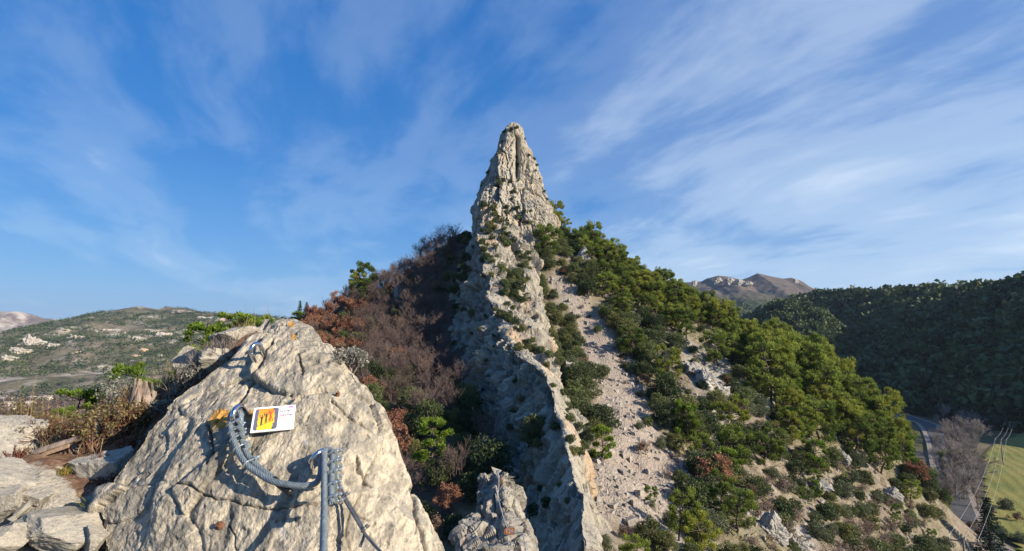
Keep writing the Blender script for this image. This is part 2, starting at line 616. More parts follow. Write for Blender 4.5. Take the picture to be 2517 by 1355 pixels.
def H0(x, y):
    x = np.asarray(x, float); y = np.asarray(y, float)
    shp = x.shape
    xf = x.ravel(); yf = y.ravel()
    r = np.zeros(xf.shape)
    for s in range(0, len(xf), 40000):
        xs = xf[s:s + 40000, None]; ys = yf[s:s + 40000, None]
        k = np.sqrt((xs - _cp[None, :, 0]) ** 2 + (ys - _cp[None, :, 1]) ** 2 + _C2)
        r[s:s + 40000] = k @ _sol[:_n] + _sol[_n] + _sol[_n + 1] * xs[:, 0] + _sol[_n + 2] * ys[:, 0]
    r = r.reshape(shp)
    fl = floor_z(x, y)
    far = smooth(260, 520, np.hypot(x, y))
    r = r * (1 - far) + fl * far
    return fl + np.logaddexp(0, (r - fl) / 2.0) * 2.0 - 1.0


def relief(x, y, h):
    fl = floor_z(x, y)
    up = smooth(2, 12, h - fl)
    p = np.stack([x, y, np.zeros_like(x)], -1)
    n = fbm(p * 0.11, 5, 0.55) * 0.9 + ridged(p * 0.35 + 5, 3) * 0.16
    return n * up + fbm(p * 0.02, 3) * 1.2 * (1 - up)


def H(x, y):
    x = np.asarray(x, float); y = np.asarray(y, float)
    h = H0(x, y)
    return h + relief(x, y, h)


def ground_hit(px, py, y0=18.0, y1=420.0):
    Y = np.concatenate([np.arange(y0, 140, 0.5), np.arange(140, y1, 2.0)])
    p = P(px, py, Y)
    d = p[:, 2] - H(p[:, 0], p[:, 1])
    k = np.argmax(d < 0)
    if d[k] >= 0:
        k = len(Y) - 1
    return p[k]


SCREE_PX = [(1335, 685), (1400, 690), (1455, 750), (1530, 850), (1575, 930), (1600, 1010), (1640, 1085), (1700, 1150), (1700, 1260), (1580, 1300), (1490, 1300), (1440, 1170), (1495, 1060), (1440, 1000), (1470, 950), (1430, 890), (1420, 800), (1370, 735)]
SCREE = [tuple(ground_hit(*q)[:2]) for q in SCREE_PX]

az = np.radians(np.concatenate([np.linspace(-180, -58, 40, endpoint=False), np.linspace(-56, 56, 440), np.linspace(58, 180, 41)[1:]]))
rr = np.concatenate([np.linspace(0.5, 20, 14, endpoint=False), np.linspace(20, 140, 215, endpoint=False), np.linspace(140, 320, 80, endpoint=False), np.geomspace(320, 9000, 50)])
gx = rr[:, None] * np.sin(az)[None]; gy = rr[:, None] * np.cos(az)[None]
gz = H(gx, gy)
wob = np.stack([gx, gy, gx * 0], -1)
wx = gx + fbm(wob * 0.25, 4) * 2.0; wy = gy + fbm(wob * 0.25 + 31, 4) * 2.0
scr = in_poly(wx, wy, SCREE).astype(float)
for _ in range(3):                                            # soften the scree's rim
    scr = 0.25 * (np.roll(scr, 1, 0) + np.roll(scr, -1, 0) + np.roll(scr, 1, 1) + np.roll(scr, -1, 1))
gz = gz + scr * (fbm(wob * 0.8, 3) * 0.10 + fbm(wob * 2.8, 3) * 0.05)
ro = smooth(0.18, 0.5, fbm(wob * 0.05 + 77, 4)) * (1 - scr) * (gz > floor_z(gx, gy) + 6)


def ground_material():
    m, g, b = newmat('hillside_ground')
    v = g.n('ShaderNodeNewGeometry').outputs['Position']
    n1 = g.noise(v, 0.06, 6, 0.6); n2 = g.noise(v, 0.55, 8, 0.65); n3 = g.noise(v, 3.0, 7, 0.7)
    f = g.math('ADD', g.math('MULTIPLY', n2, 0.6), g.math('MULTIPLY', n3, 0.4))
    soil = g.ramp(f, [(0.34, (0.08, 0.062, 0.045)), (0.48, (0.185, 0.148, 0.105)), (0.58, (0.27, 0.225, 0.165)), (0.68, (0.39, 0.345, 0.285))])
    grass = g.ramp(f, [(0.35, (0.055, 0.06, 0.022)), (0.5, (0.15, 0.145, 0.055)), (0.65, (0.27, 0.235, 0.12))])
    col = g.mix(g.ramp(n1, [(0.45, 0.0), (0.6, 0.65)]), soil, grass)
    sc = g.attr('scree')
    vor = g.n('ShaderNodeTexVoronoi', {'Vector': v, 'Scale': 4.5, 'Randomness': 1.0})
    vor2 = g.n('ShaderNodeTexVoronoi', {'Vector': v, 'Scale': 6.5, 'Randomness': 1.0})
    sf = g.math('ADD', g.math('MULTIPLY', n2, 0.55), g.math('MULTIPLY', g.n('ShaderNodeSeparateColor', {0: vor2.outputs['Color']}).outputs[0], 0.35))
    scol = g.ramp(sf, [(0.22, (0.22, 0.182, 0.142)), (0.42, (0.31, 0.258, 0.203)), (0.62, (0.38, 0.32, 0.255)), (0.75, (0.46, 0.40, 0.33))])
    scol = g.mix(g.ramp(g.noise(v, 0.16, 5, 0.6), [(0.46, 0.0), (0.64, 0.55)]), scol, (0.36, 0.275, 0.205))
    col = g.mix(sc, col, scol)
    rk = g.attr('rock')
    col = g.mix(g.math('MULTIPLY', rk, g.ramp(n3, [(0.35, 0.3), (0.6, 1.0)])), col, (0.42, 0.385, 0.33))
    col = g.mix(g.math('MULTIPLY', g.attr('litter'), 0.9), col, g.ramp(f, [(0.36, (0.035, 0.024, 0.017)), (0.5, (0.085, 0.055, 0.036)), (0.66, (0.16, 0.11, 0.075))]))
    # the flat valley floor is grass and tilled earth
    fl = g.attr('flat')
    vg = g.ramp(g.noise(v, 0.05, 5, 0.6), [(0.4, (0.10, 0.10, 0.04)), (0.55, (0.15, 0.12, 0.075)), (0.7, (0.20, 0.155, 0.11))])
    col = g.mix(fl, col, vg)
    link(g, col, b.inputs['Base Color'])
    b.inputs['Roughness'].default_value = 0.95
    b.inputs['Specular IOR Level'].default_value = 0.15
    h = g.math('ADD', g.math('MULTIPLY', f, 0.7), g.math('MULTIPLY', g.math('MULTIPLY', vor.outputs['Distance'], sc), 0.30))
    link(g, bump(g, h, 0.9, 0.45), b.inputs['Normal'])
    return m


M['ground'] = ground_material()
litter = (1 - smooth(-6, 2, gx + 0.05 * gy)) * smooth(16, 24, gy) * (1 - smooth(125, 150, gy)) * (1 - smooth(55, 80, -gx))
flat = 1 - smooth(1.5, 9, gz - floor_z(gx, gy))
terrain = obj('ground', mesh('ground', np.stack([gx, gy, gz], -1), grid_faces(len(rr), len(az))[:, ::-1], M['ground'], True, vattr={'scree': scr, 'rock': ro * (1 - litter), 'flat': flat, 'litter': litter}))
kind(terrain, 'structure', 'dry ridge flanks with pale scree falling to the valley floor')


# ---------------------------------------------------------------- far hills, each a loft from foot to crest to back
def hill(name, crest, foot, mat, label, nu=260, nv=120, bulge=0.0, amp=6.0, scale=0.006, back=0.6, seed=0.0, oct_=6, rough=0.5, prof=1.0):
    crest = np.array([P(a, b, c) for a, b, c in crest]); foot = np.array(foot, float)

    def res(a, n):
        d = np.r_[0, np.cumsum(np.linalg.norm(np.diff(a[:, :2], axis=0), axis=1))]
        t = np.linspace(0, d[-1], n)
        return np.stack([np.interp(t, d, a[:, k]) for k in range(3)], -1)
    c = res(crest, nu); f = res(foot, nu)
    t = np.linspace(0, 1, nv)
    tb = np.linspace(0, 1, nv // 3)[1:]
    V = f[:, None] * (1 - t)[None, :, None] + c[:, None] * t[None, :, None]
    V[..., 2] = f[:, None, 2] + (c - f)[:, None, 2] * (t ** prof)[None] + bulge * np.sin(math.pi * t)[None]
    bk = c[:, None] + (c - f)[:, None] * np.array([1, 1, 0]) * tb[None, :, None] * back
    bk[..., 2] = c[:, None, 2] - (c - f)[:, None, 2] * (tb ** 1.3)[None]
    V = np.concatenate([V, bk], 1)
    p = V * scale + seed
    win = np.concatenate([np.sin(math.pi * np.clip(t, 0, 1) ** 1.0) ** 0.7 * 0.9 + 0.08 * (t > 0.5), np.full(len(tb), 0.4)])
    p[..., 2] = 0
    V[..., 2] += (fbm(p, oct_, rough) + 0.5 * ridged(p * 2.3 + 4, 4) - 0.3) * amp * win[None]
    o = obj(name, mesh(name, V, grid_faces(nu, nv + len(tb)), mat, True))
    kind(o, 'structure', label)
    return V[:, :nv], o


def hill_material(name, stops, s, rockc, rock_lo, rock_hi, bumpd, high=None):
    m, g, b = newmat(name)
    v = g.n('ShaderNodeNewGeometry').outputs['Position']
    n1 = g.noise(v, s, 8, 0.62, 0.3); n2 = g.noise(v, s * 7, 8, 0.68)
    f = g.math('ADD', g.math('MULTIPLY', n1, 0.6), g.math('MULTIPLY', n2, 0.4))
    col = g.ramp(f, stops)
    n3 = g.noise(g.mapping(v, loc=(71, 13, 0)), s * 1.7, 9, 0.66)
    if high:
        z = g.n('ShaderNodeSeparateXYZ', {0: v}).outputs[2]
        zf = g.n('ShaderNodeMapRange', {'Value': g.math('ADD', z, g.math('MULTIPLY', n1, high[3])), 1: high[0], 2: high[1]}).outputs[0]
        col = g.mix(zf, col, g.mix(n2, tuple(c * 0.6 for c in high[2]), tuple(c * 1.4 for c in high[2])))
    col = g.mix(g.ramp(n3, [(rock_lo, 0.0), (rock_hi, 1.0)]), col, g.mix(n2, tuple(c * 0.65 for c in rockc), tuple(min(1, c * 1.3) for c in rockc)))
    link(g, col, b.inputs['Base Color'])
    b.inputs['Roughness'].default_value = 0.95
    b.inputs['Specular IOR Level'].default_value = 0.1
    link(g, bump(g, f, 1.0, bumpd), b.inputs['Normal'])
    return m


M['hill_left'] = hill_material('scrubby_hill', [(0.38, (0.065, 0.068, 0.036)), (0.50, (0.14, 0.122, 0.075)), (0.62, (0.24, 0.195, 0.135))], 0.008, (0.40, 0.345, 0.27), 0.52, 0.62, 7.0)
M['hill_far'] = hill_material('far_mountain', [(0.38, (0.045, 0.058, 0.026)), (0.52, (0.075, 0.088, 0.035)), (0.66, (0.13, 0.125, 0.062))], 0.006, (0.30, 0.26, 0.22), 0.66, 0.74, 9.0, high=(70, 115, (0.125, 0.10, 0.08), 40.0))
M['hill_back'] = hill_material('bare_mountain', [(0.40, (0.13, 0.095, 0.085)), (0.52, (0.20, 0.15, 0.125)), (0.64, (0.30, 0.25, 0.20))], 0.003, (0.46, 0.40, 0.32), 0.48, 0.58, 18.0)
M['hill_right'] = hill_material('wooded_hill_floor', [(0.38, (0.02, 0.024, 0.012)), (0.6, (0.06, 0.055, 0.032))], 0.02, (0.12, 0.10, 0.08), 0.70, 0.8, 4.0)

HL, _ = hill('hill', [(-420, 880, 1350), (-150, 868, 1400), (40, 836, 1450), (130, 797, 1480), (200, 778, 1500), (270, 764, 1520), (340, 752, 1550), (385, 760, 1580), (410, 754, 1640), (450, 757, 1650), (500, 768, 1620), (560, 770, 1600), (700, 782, 1560), (850, 792, 1500), (1100, 800, 1400)],
     [(-1500, 520, -96), (-900, 600, -96), (-600, 640, -96), (-450, 680, -96), (-300, 720, -96), (-150, 740, -96), (200, 760, -96)], M['hill_left'], 'scrubby limestone hill across the left valley', 270, 130, amp=13, scale=0.0042, seed=3.0, prof=1.15)
HB, _ = hill('mountain', [(-500, 700, 3300), (-200, 740, 3200), (-60, 762, 3150), (5, 768, 3100), (30, 766, 3100), (52, 772, 3100), (72, 786, 3100), (105, 784, 3200), (130, 786, 3200), (165, 806, 3200), (230, 830, 3200)],
     [(-5200, 1900, -90), (-3600, 2100, -90), (-2900, 2200, -90), (-2300, 2300, -90)], M['hill_back'], 'bare rocky mountain far beyond the left valley', 200, 120, amp=26, scale=0.0026, seed=8.0, prof=1.3)
HF, _ = hill('mountain', [(1480, 720, 1900), (1600, 705, 1850), (1690, 694, 1800), (1725, 692, 1780), (1742, 684, 1760), (1765, 678, 1750), (1790, 680, 1740), (1822, 688, 1730), (1840, 682, 1725), (1862, 672, 1720), (1885, 677, 1720), (1925, 685, 1720), (1945, 683, 1720), (1965, 690, 1720), (1992, 708, 1700), (2040, 745, 1680), (2140, 790, 1650)],
     [(280, 800, -50), (450, 820, -50), (620, 850, -50), (760, 880, -50), (900, 900, -50)], M['hill_far'], 'brown topped mountain beyond the right valley with a cliff band', 260, 130, amp=16, scale=0.004, seed=5.0, prof=1.25)
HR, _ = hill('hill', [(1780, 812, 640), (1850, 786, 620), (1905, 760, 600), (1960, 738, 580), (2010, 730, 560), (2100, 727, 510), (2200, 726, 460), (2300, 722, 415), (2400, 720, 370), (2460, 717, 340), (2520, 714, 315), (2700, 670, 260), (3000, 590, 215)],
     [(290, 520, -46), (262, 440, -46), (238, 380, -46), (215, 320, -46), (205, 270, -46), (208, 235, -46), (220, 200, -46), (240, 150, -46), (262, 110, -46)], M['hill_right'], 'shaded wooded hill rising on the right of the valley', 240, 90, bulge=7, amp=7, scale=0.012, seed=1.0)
HK, _ = hill('hill', [(1815, 830, 470), (1850, 800, 462), (1885, 765, 455), (1920, 752, 450), (1960, 752, 445), (2000, 765, 440), (2040, 800, 430), (2080, 850, 420)],
     [(170, 360, -46), (195, 345, -46), (225, 335, -46), (255, 345, -46)], M['hill_right'], 'small rounded wooded knoll in front of the shaded hill', 110, 70, bulge=5, amp=3, scale=0.02, seed=6.0)


# ---------------------------------------------------------------- the great limestone fin: lower ridge and summit tower
def strata(p, n, a=1.0, zs=0.12, f=0.8):
    """offsets for steep limestone: upright ribs, ledges and pocks"""
    q = p * np.array([f, f, f * zs])
    d1, d2, val = cells(p * np.array([0.55, 0.55, 0.10]) + fbm(p * 0.3, 3)[..., None] * 0.5)
    o = ridged(q + 3, 4) * 0.55 + fbm(p * 0.35 + 9, 5, 0.55) * 0.75 + (val - 0.5) * 0.75 - 0.5 * np.exp(-((d2 - d1) / 0.07) ** 2)
    o = o + ridged(p * np.array([2.4, 2.4, 0.7]), 3) * 0.14
    return o * a


# stations along the crest: depth, crest (x, y in the photo), left foot x, right foot x, right foot y
ST = [(21, 1430, 1345, 1330, 1490, 1440), (25, 1424, 1222, 1290, 1478, 1355), (29, 1410, 1192, 1262, 1462, 1275), (34, 1392, 1108, 1220, 1446, 1195), (40, 1374, 1030, 1185, 1430, 1098),
      (46, 1345, 925, 1150, 1412, 1005), (52, 1303, 892, 1118, 1395, 955), (58, 1258, 876, 1098, 1362, 912), (68, 1226, 812, 1088, 1350, 872), (78, 1204, 740, 1086, 1345, 800), (88, 1188, 668, 1084, 1328, 730),
      (98, 1178, 600, 1090, 1315, 655), (106, 1176, 552, 1105, 1320, 600), (114, 1188, 540, 1125, 1335, 570), (124, 1210, 540, 1160, 1345, 570)]
st = np.array(ST, float)
nS, nL, nR = 460, 115, 170
ys = np.interp(np.linspace(0, 1, nS), np.linspace(0, 1, len(st)), st[:, 0])


def alongs(k):
    a = np.interp(ys, st[:, 0], st[:, k])
    ker = np.hanning(25); ker /= ker.sum()
    return np.convolve(np.pad(a, 12, mode='edge'), ker, 'valid')


cr = P(alongs(1), alongs(2), ys)
lfx = P(alongs(3), alongs(2), ys)[:, 0]
rf = P(alongs(4), alongs(5), ys)
dx = cr[:, 0] - lfx
lf = np.stack([lfx - 0.6, ys, cr[:, 2] - 2.3 * dx - 4.0], -1)
rf = rf + np.array([0.5, 0, -2.5])
tl = np.linspace(0, 1, nL); tr_ = np.linspace(0, 1, nR)[1:]
left = lf[:, None] * (1 - tl)[None, :, None] + cr[:, None] * tl[None, :, None]
left[..., 2] = lf[:, None, 2] + (cr - lf)[:, None, 2] * (1 - (1 - tl) ** 1.18)[None]
left[..., 0] += (np.sin(math.pi * tl) * 0.10)[None] * dx[:, None] * -1.0
right = cr[:, None] * (1 - tr_)[None, :, None] + rf[:, None] * tr_[None, :, None]
right[..., 2] = cr[:, None, 2] + (rf - cr)[:, None, 2] * (tr_ ** 1.35)[None]
# right side: a steep step under the crest, a bushy shelf, then a second rib
sz_w = 0.5 + 0.9 * smooth(40, 75, ys)
rib = np.exp(-((tr_ - 0.80) / 0.085) ** 2)[None] * smooth(56, 66, ys)[:, None] * (1 - smooth(92, 100, ys))[:, None]
shelf = np.exp(-((tr_ - 0.52) / 0.17) ** 2)[None] * smooth(50, 62, ys)[:, None] * (1 - smooth(96, 106, ys))[:, None]
right[..., 2] += rib * 1.1 - shelf * 0.5 + (np.sin(math.pi * tr_ ** 0.8) * 1.0)[None] * sz_w[:, None]
fin = np.concatenate([left, right], 1)
nrm = -grid_normals(fin)
nrm = np.where(nrm[..., 2:3] < 0, -nrm, nrm)
sz = smooth(18, 70, fin[..., 1]) * 0.75 + 0.25
sdist = np.linalg.norm(fin - cr[:, None], axis=-1)
fpar = np.stack([fin[..., 1], np.concatenate([np.zeros(nL), np.full(nR - 1, 50.0)])[None] + 0 * sdist, sdist], -1)
fw = fpar + np.stack([fbm(fpar * 0.25, 3) * 1.2, 0 * sdist, fbm(fpar * 0.25 + 20, 3) * 2.0], -1)
off = facets(fw * np.array([0.36, 1.0, 0.10]), 21, 1.5, 1.1, 0.8, 0.05) + facets(fw * np.array([0.9, 1.0, 0.30]), 22, 0.55, 0.7, 0.3, 0.06) + facets(fpar * np.array([2.4, 1.0, 0.9]), 23, 0.16, 0.3, 0.08, 0.08)
off = (off * (0.22 + 0.78 * smooth(0.3, 4.5, sdist)) + fbm(fpar * np.array([0.12, 1, 0.10]) + 9, 4) * 0.9 - 0.15) * sz * (1.1 - 0.35 * smooth(100, 112, fin[..., 1]))
shade_side = np.concatenate([np.ones(nL), np.zeros(nR - 1)])[None]
pk = fbm(fin * np.array([0.8, 0.8, 0.45]) + 40, 4)
off -= shade_side * (smooth(0.16, 0.30, pk) * 2.6 + ridged(fpar * np.array([0.55, 0.55, 0.30]) + 15, 4, 0.6) * 0.55 + 0.5 * np.exp(-(pnoise(fpar * np.array([0.5, 0.5, 0.22]) + 70) / 0.05) ** 2)) * sz                      # hollows in the shaded wall
edge = np.exp(-(np.abs(np.arange(fin.shape[1]) - nL) / 9.0) ** 2)[None]
off += edge * facets(fin * 0.5 + 13, 24, 0.9, 0.8, 0.2) * 0.6 * sz
finV = fin + nrm * off[..., None]
finV[..., 0] += fbm(fin * 0.22 + 60, 4) * 0.7 * sz
_end = np.stack([finV[0] + np.array([0, -0.25, -0.8]), finV[0] * np.array([1, 1, 0]) + np.array([0, -1.6, -26.0])])
finV = np.concatenate([_end[::-1], finV], 0)

# summit tower: level sections
TW = [(760, 1200, 1360, 104), (640, 1175, 1380, 106), (590, 1170, 1382, 107), (545, 1163, 1380, 109), (520, 1160, 1377, 110), (500, 1163, 1368, 111.5), (480, 1171, 1354, 113), (460, 1178, 1347, 114.5), (440, 1187, 1340, 116), (420, 1196, 1332, 117), (400, 1203, 1324, 118), (380, 1212, 1315, 119), (362, 1223, 1303, 120), (345, 1229, 1295, 120.8), (330, 1232, 1289, 121.4), (318, 1233, 1287, 121.8), (309, 1239, 1284, 122.3), (305, 1245, 1281, 122.8), (302.5, 1252, 1277, 123.5)]
tw = np.array(TW, float)
nT, nA = 310, 380
tt = np.linspace(0, 1, nT)
idx = np.linspace(0, 1, len(tw))
# even spacing in height
hh = np.interp(tt, [0, 1], [760, 302.5])
tL, tR, tY = (np.interp(-hh, -tw[:, 0], tw[:, k]) for k in (1, 2, 3))
pl = P(tL, hh, tY + 3); pr = P(tR, hh, tY + 4)
zrow = ray(tL * 0 + 1258, hh)[1] * tY
cx = 0.5 * (pl[:, 0] + pr[:, 0]); hw = 0.5 * (pr[:, 0] - pl[:, 0])
hw = hw + 0.10 * smooth(4.0, 8.0, hw)
dep = np.minimum(16, 3 + hw * 1.3)
ang = np.linspace(0, 2 * math.pi, nA, endpoint=False)
# front face nearly flat and turned a little to the right
ca, sa = np.cos(ang), np.sin(ang)
sx_ = np.sign(ca) * np.abs(ca) ** 0.75
sy_ = np.sign(sa) * np.abs(sa) ** 0.8
tower = np.zeros((nT, nA, 3))
tower[..., 0] = cx[:, None] + hw[:, None] * sx_[None]
tower[..., 1] = (tY + dep * 0.62)[:, None] - dep[:, None] * 0.62 * sy_[None] + 0.18 * hw[:, None] * sx_[None]
tower[..., 2] = zrow[:, None]
tn = np.zeros_like(tower)
tn[..., 0] = ca[None]; tn[..., 1] = -sa[None]
amp_t = (0.35 + 0.65 * smooth(0.5, 6, hw))[:, None]
d1, d2, cv = cells(tower * np.array([0.42, 0.42, 0.05]) + fbm(tower * 0.25, 2)[..., None] * 0.35, 14)
tw_p = np.stack([np.where(sa[None] > 0, tower[..., 0], tower[..., 0] + 40), tower[..., 1] * 0.6, tower[..., 2]], -1) + (fbm(tower * 0.2, 3) * 0.5)[..., None]
to = (facets(tw_p * np.array([0.36, 0.36, 0.035]), 31, 0.9, 0.7, 0.6, 0.05) + facets(tw_p * np.array([1.0, 1.0, 0.10]), 32, 0.35, 0.35, 0.2, 0.06) + ridged(tower * np.array([1.6, 1.6, 0.10]), 3) * 0.10 + facets(tower * np.array([2.2, 2.2, 0.8]), 33, 0.14, 0.2, 0.06, 0.08) + fbm(tower * np.array([0.3, 0.3, 0.12]) + 9, 4, 0.5) * 0.25) * amp_t
tpx, tpy = proj(tower)
front = sa[None] > 0
# the tall dark chimney below the top, a second slot lower left
to -= front * 2.3 * np.exp(-((tpx - (1272 - 0.02 * (tpy - 350))) / 5.5) ** 2) * smooth(325, 350, tpy) * (1 - smooth(425, 450, tpy))
to -= front * 1.5 * np.exp(-((tpx - 1222) / 4.5) ** 2) * smooth(445, 460, tpy) * (1 - smooth(485, 500, tpy))
to += front * 0.9 * smooth(1225, 1232, tpx) * (1 - smooth(1262, 1268, tpx)) * smooth(330, 440, tpy) * (1 - smooth(440, 446, tpy))
towerV = tower + tn * to[..., None]
towerV[..., 2] += fbm(tower * 0.5, 3) * 0.35
towF = grid_faces(nT, nA, True)
capV = towerV[-1].mean(0)
tower_V = np.concatenate([towerV.reshape(-1, 3), capV[None]])
rock = empty('limestone_pinnacle', (0, 60, -15))
tag(rock, 'pale limestone fin climbing to a pointed summit tower in the centre', 'rock pinnacle')


def rel(o, parent):
    o.parent = parent
    o.matrix_parent_inverse = Matrix.Translation(-Vector(parent.location))
    return o


rel(obj('lower_ridge', mesh('lower_ridge', finV, grid_faces(nS + 2, nL + nR - 1)[:, ::-1], M['cliff'], False)), rock)
rel(obj('summit_tower', mesh('summit_tower', tower_V, np.concatenate([towF, np.stack([(nT - 1) * nA + np.arange(nA), (nT - 1) * nA + (np.arange(nA) + 1) % nA, np.full(nA, nT * nA), np.full(nA, nT * nA)], -1)[:0]]), M['cliff'], False)), rock)

# ================================================================ FOREGROUND ROCKS
_EY = np.array([786, 800, 830, 880, 920, 960, 1000, 1050, 1100, 1150, 1200, 1250, 1300, 1355, 1520], float)
_EL = np.array([688, 664, 628, 575, 520, 455, 405, 362, 330, 290, 258, 243, 250, 262, 275], float)
_ER = np.array([722, 752, 788, 838, 873, 905, 928, 950, 975, 992, 1007, 1045, 1078, 1102, 1180], float)
_YY = np.array([3.05, 2.95, 2.72, 2.55, 2.45, 2.37, 2.30, 2.235, 2.175, 2.115, 2.06, 2.01, 1.965, 1.92, 1.78])


def slab_Y(px, py):
    Yc = np.interp(py, _EY, _YY)
    L = np.interp(py, _EY, _EL); R = np.interp(py, _EY, _ER)
    c = 0.5 * (L + R) + 10; w = 0.5 * (R - L)
    t = (px - c) / w
    return Yc + np.where(t > 0, 0.20 * np.abs(t) ** 2.6, 0.09 * np.abs(t) ** 2.2) * np.clip(w / 300, 0.25, 1.3)


def slab_point(px, py, lift=0.0):
    """a point on the slab, lifted along its outward normal"""
    p = P(px, py, slab_Y(px, py))
    a = P(px + 4, py, slab_Y(px + 4, py)) - P(px - 4, py, slab_Y(px - 4, py))
    b = P(px, py - 4, slab_Y(px, py - 4)) - P(px, py + 4, slab_Y(px, py + 4))
    n = np.cross(a, b); n /= np.linalg.norm(n)
    return p + n * lift


nr, nc = 320, 400
rows = np.linspace(1520, 786, nr)
tcol = np.linspace(-1, 1, nc)
Lr = np.interp(rows, _EY, _EL); Rr = np.interp(rows, _EY, _ER)
jag = fbm(np.stack([rows * 0.02, rows * 0 + 3.3, rows * 0], -1), 4) * 7
jag2 = fbm(np.stack([rows * 0.018, rows * 0 + 9.3, rows * 0], -1), 4) * 9
spx = (Lr + jag)[:, None] * (1 - tcol)[None] / 2 + (Rr + jag2)[:, None] * (1 + tcol)[None] / 2
spy = np.broadcast_to(rows[:, None], spx.shape)
slab = P(spx, spy, slab_Y(spx, spy))
# flanks and back carry on down the rock
nsk = 36
s_ = np.linspace(0, 1, nsk + 1)[1:]
sk = lambda e, d1, d2: e[:, None] + (np.array(d1)[None, None] * s_[None, :, None] + np.array(d2)[None, None] * (s_ ** 2.2)[None, :, None])
Lsk = sk(slab[:, 0], (-0.10, 0.16, -0.10), (-0.10, 0.45, -2.6))[:, ::-1]
Rsk = sk(slab[:, -1], (0.10, 0.30, -0.06), (0.25, 0.9, -3.2))
body = np.concatenate([Lsk, slab, Rsk], 1)
bsk = body[-1][None] + (np.array([0, 0.5, -0.05]) * s_[:, None, None] + np.array([0, 0.6, -2.5]) * (s_ ** 2)[:, None, None])
body = np.concatenate([body, bsk], 0)
bn = grid_normals(body)
if bn[100, nc // 2, 1] > 0:
    bn = -bn
fpx, fpy = proj(body)
along = np.cumsum(np.r_[0, np.linalg.norm(np.diff(body[:, nc // 2], axis=0), axis=1)])[:, None] * np.ones((1, body.shape[1]))
warpx = fbm(body * 3.0, 3) * 0.05
rq = np.stack([(body[..., 0] + warpx) * 11, along * 1.0, body[..., 0] * 0], -1)
runnel = pnoise(rq) * 0.6 + pnoise(rq * 2.1 + 7) * 0.4
bo = facets(body * 2.2 + fbm(body * 2, 2)[..., None] * 0.25, 61, 0.030, 0.042, 0.008, 0.03) * smooth(800, 860, fpy) + fbm(body * 2.3 + 4, 3) * 0.014 + runnel * 0.015 + fbm(body * 8, 4, 0.6) * 0.0055 + ridged(body * 16 + 2, 4, 0.6) * 0.0042
pit = smooth(0.42, 0.7, fbm(body * 22 + 11, 3))
bo -= pit * 0.007
CRACKS = [([(668, 850), (640, 905), (608, 935), (585, 985), (560, 1010), (530, 1040)], 3.4, 0.030), ([(510, 1045), (520, 1085), (528, 1115), (520, 1150)], 3.5, 0.030), ([(440, 1190), (487, 1208), (530, 1225), (580, 1232), (622, 1245), (668, 1252), (720, 1250), (790, 1242), (838, 1246)], 2.2, 0.020),
          ([(878, 1130), (876, 1160), (900, 1182), (915, 1195)], 3.0, 0.024), ([(815, 985), (850, 1010), (872, 1035), (905, 1055)], 2.6, 0.018), ([(560, 1290), (575, 1320), (580, 1350)], 2.0, 0.014), ([(480, 1065), (500, 1040)], 2.0, 0.014), ([(738, 885), (746, 920)], 2.6, 0.018), ([(700, 800), (640, 815), (560, 880)], 2.4, 0.02), ([(850, 1240), (905, 1272)], 2.2, 0.015), ([(1012, 1200), (1030, 1280), (1050, 1355)], 4.0, 0.03)]
wpx = fpx + fbm(body * 14 + 51, 3) * 7; wpy = fpy + fbm(body * 14 + 91, 3) * 7
crk = np.zeros(fpx.shape)
for line, wdt, dp in CRACKS:
    d = poly_dist(wpx, wpy, line)
    gsh = np.exp(-(d / wdt) ** 2)
    bo -= gsh * dp
    crk = np.maximum(crk, gsh)
lich = np.zeros(fpx.shape)
for lx, ly, lr in [(540, 1032, 26), (528, 1038, 14), (617, 1022, 13), (556, 1026, 18), (716, 801, 8), (722, 826, 7), (522, 1058, 7)]:
    lich = np.maximum(lich, np.exp(-((fpx - lx) ** 2 + (fpy - ly) ** 2) / lr ** 2))
bodyV = body + bn * bo[..., None]


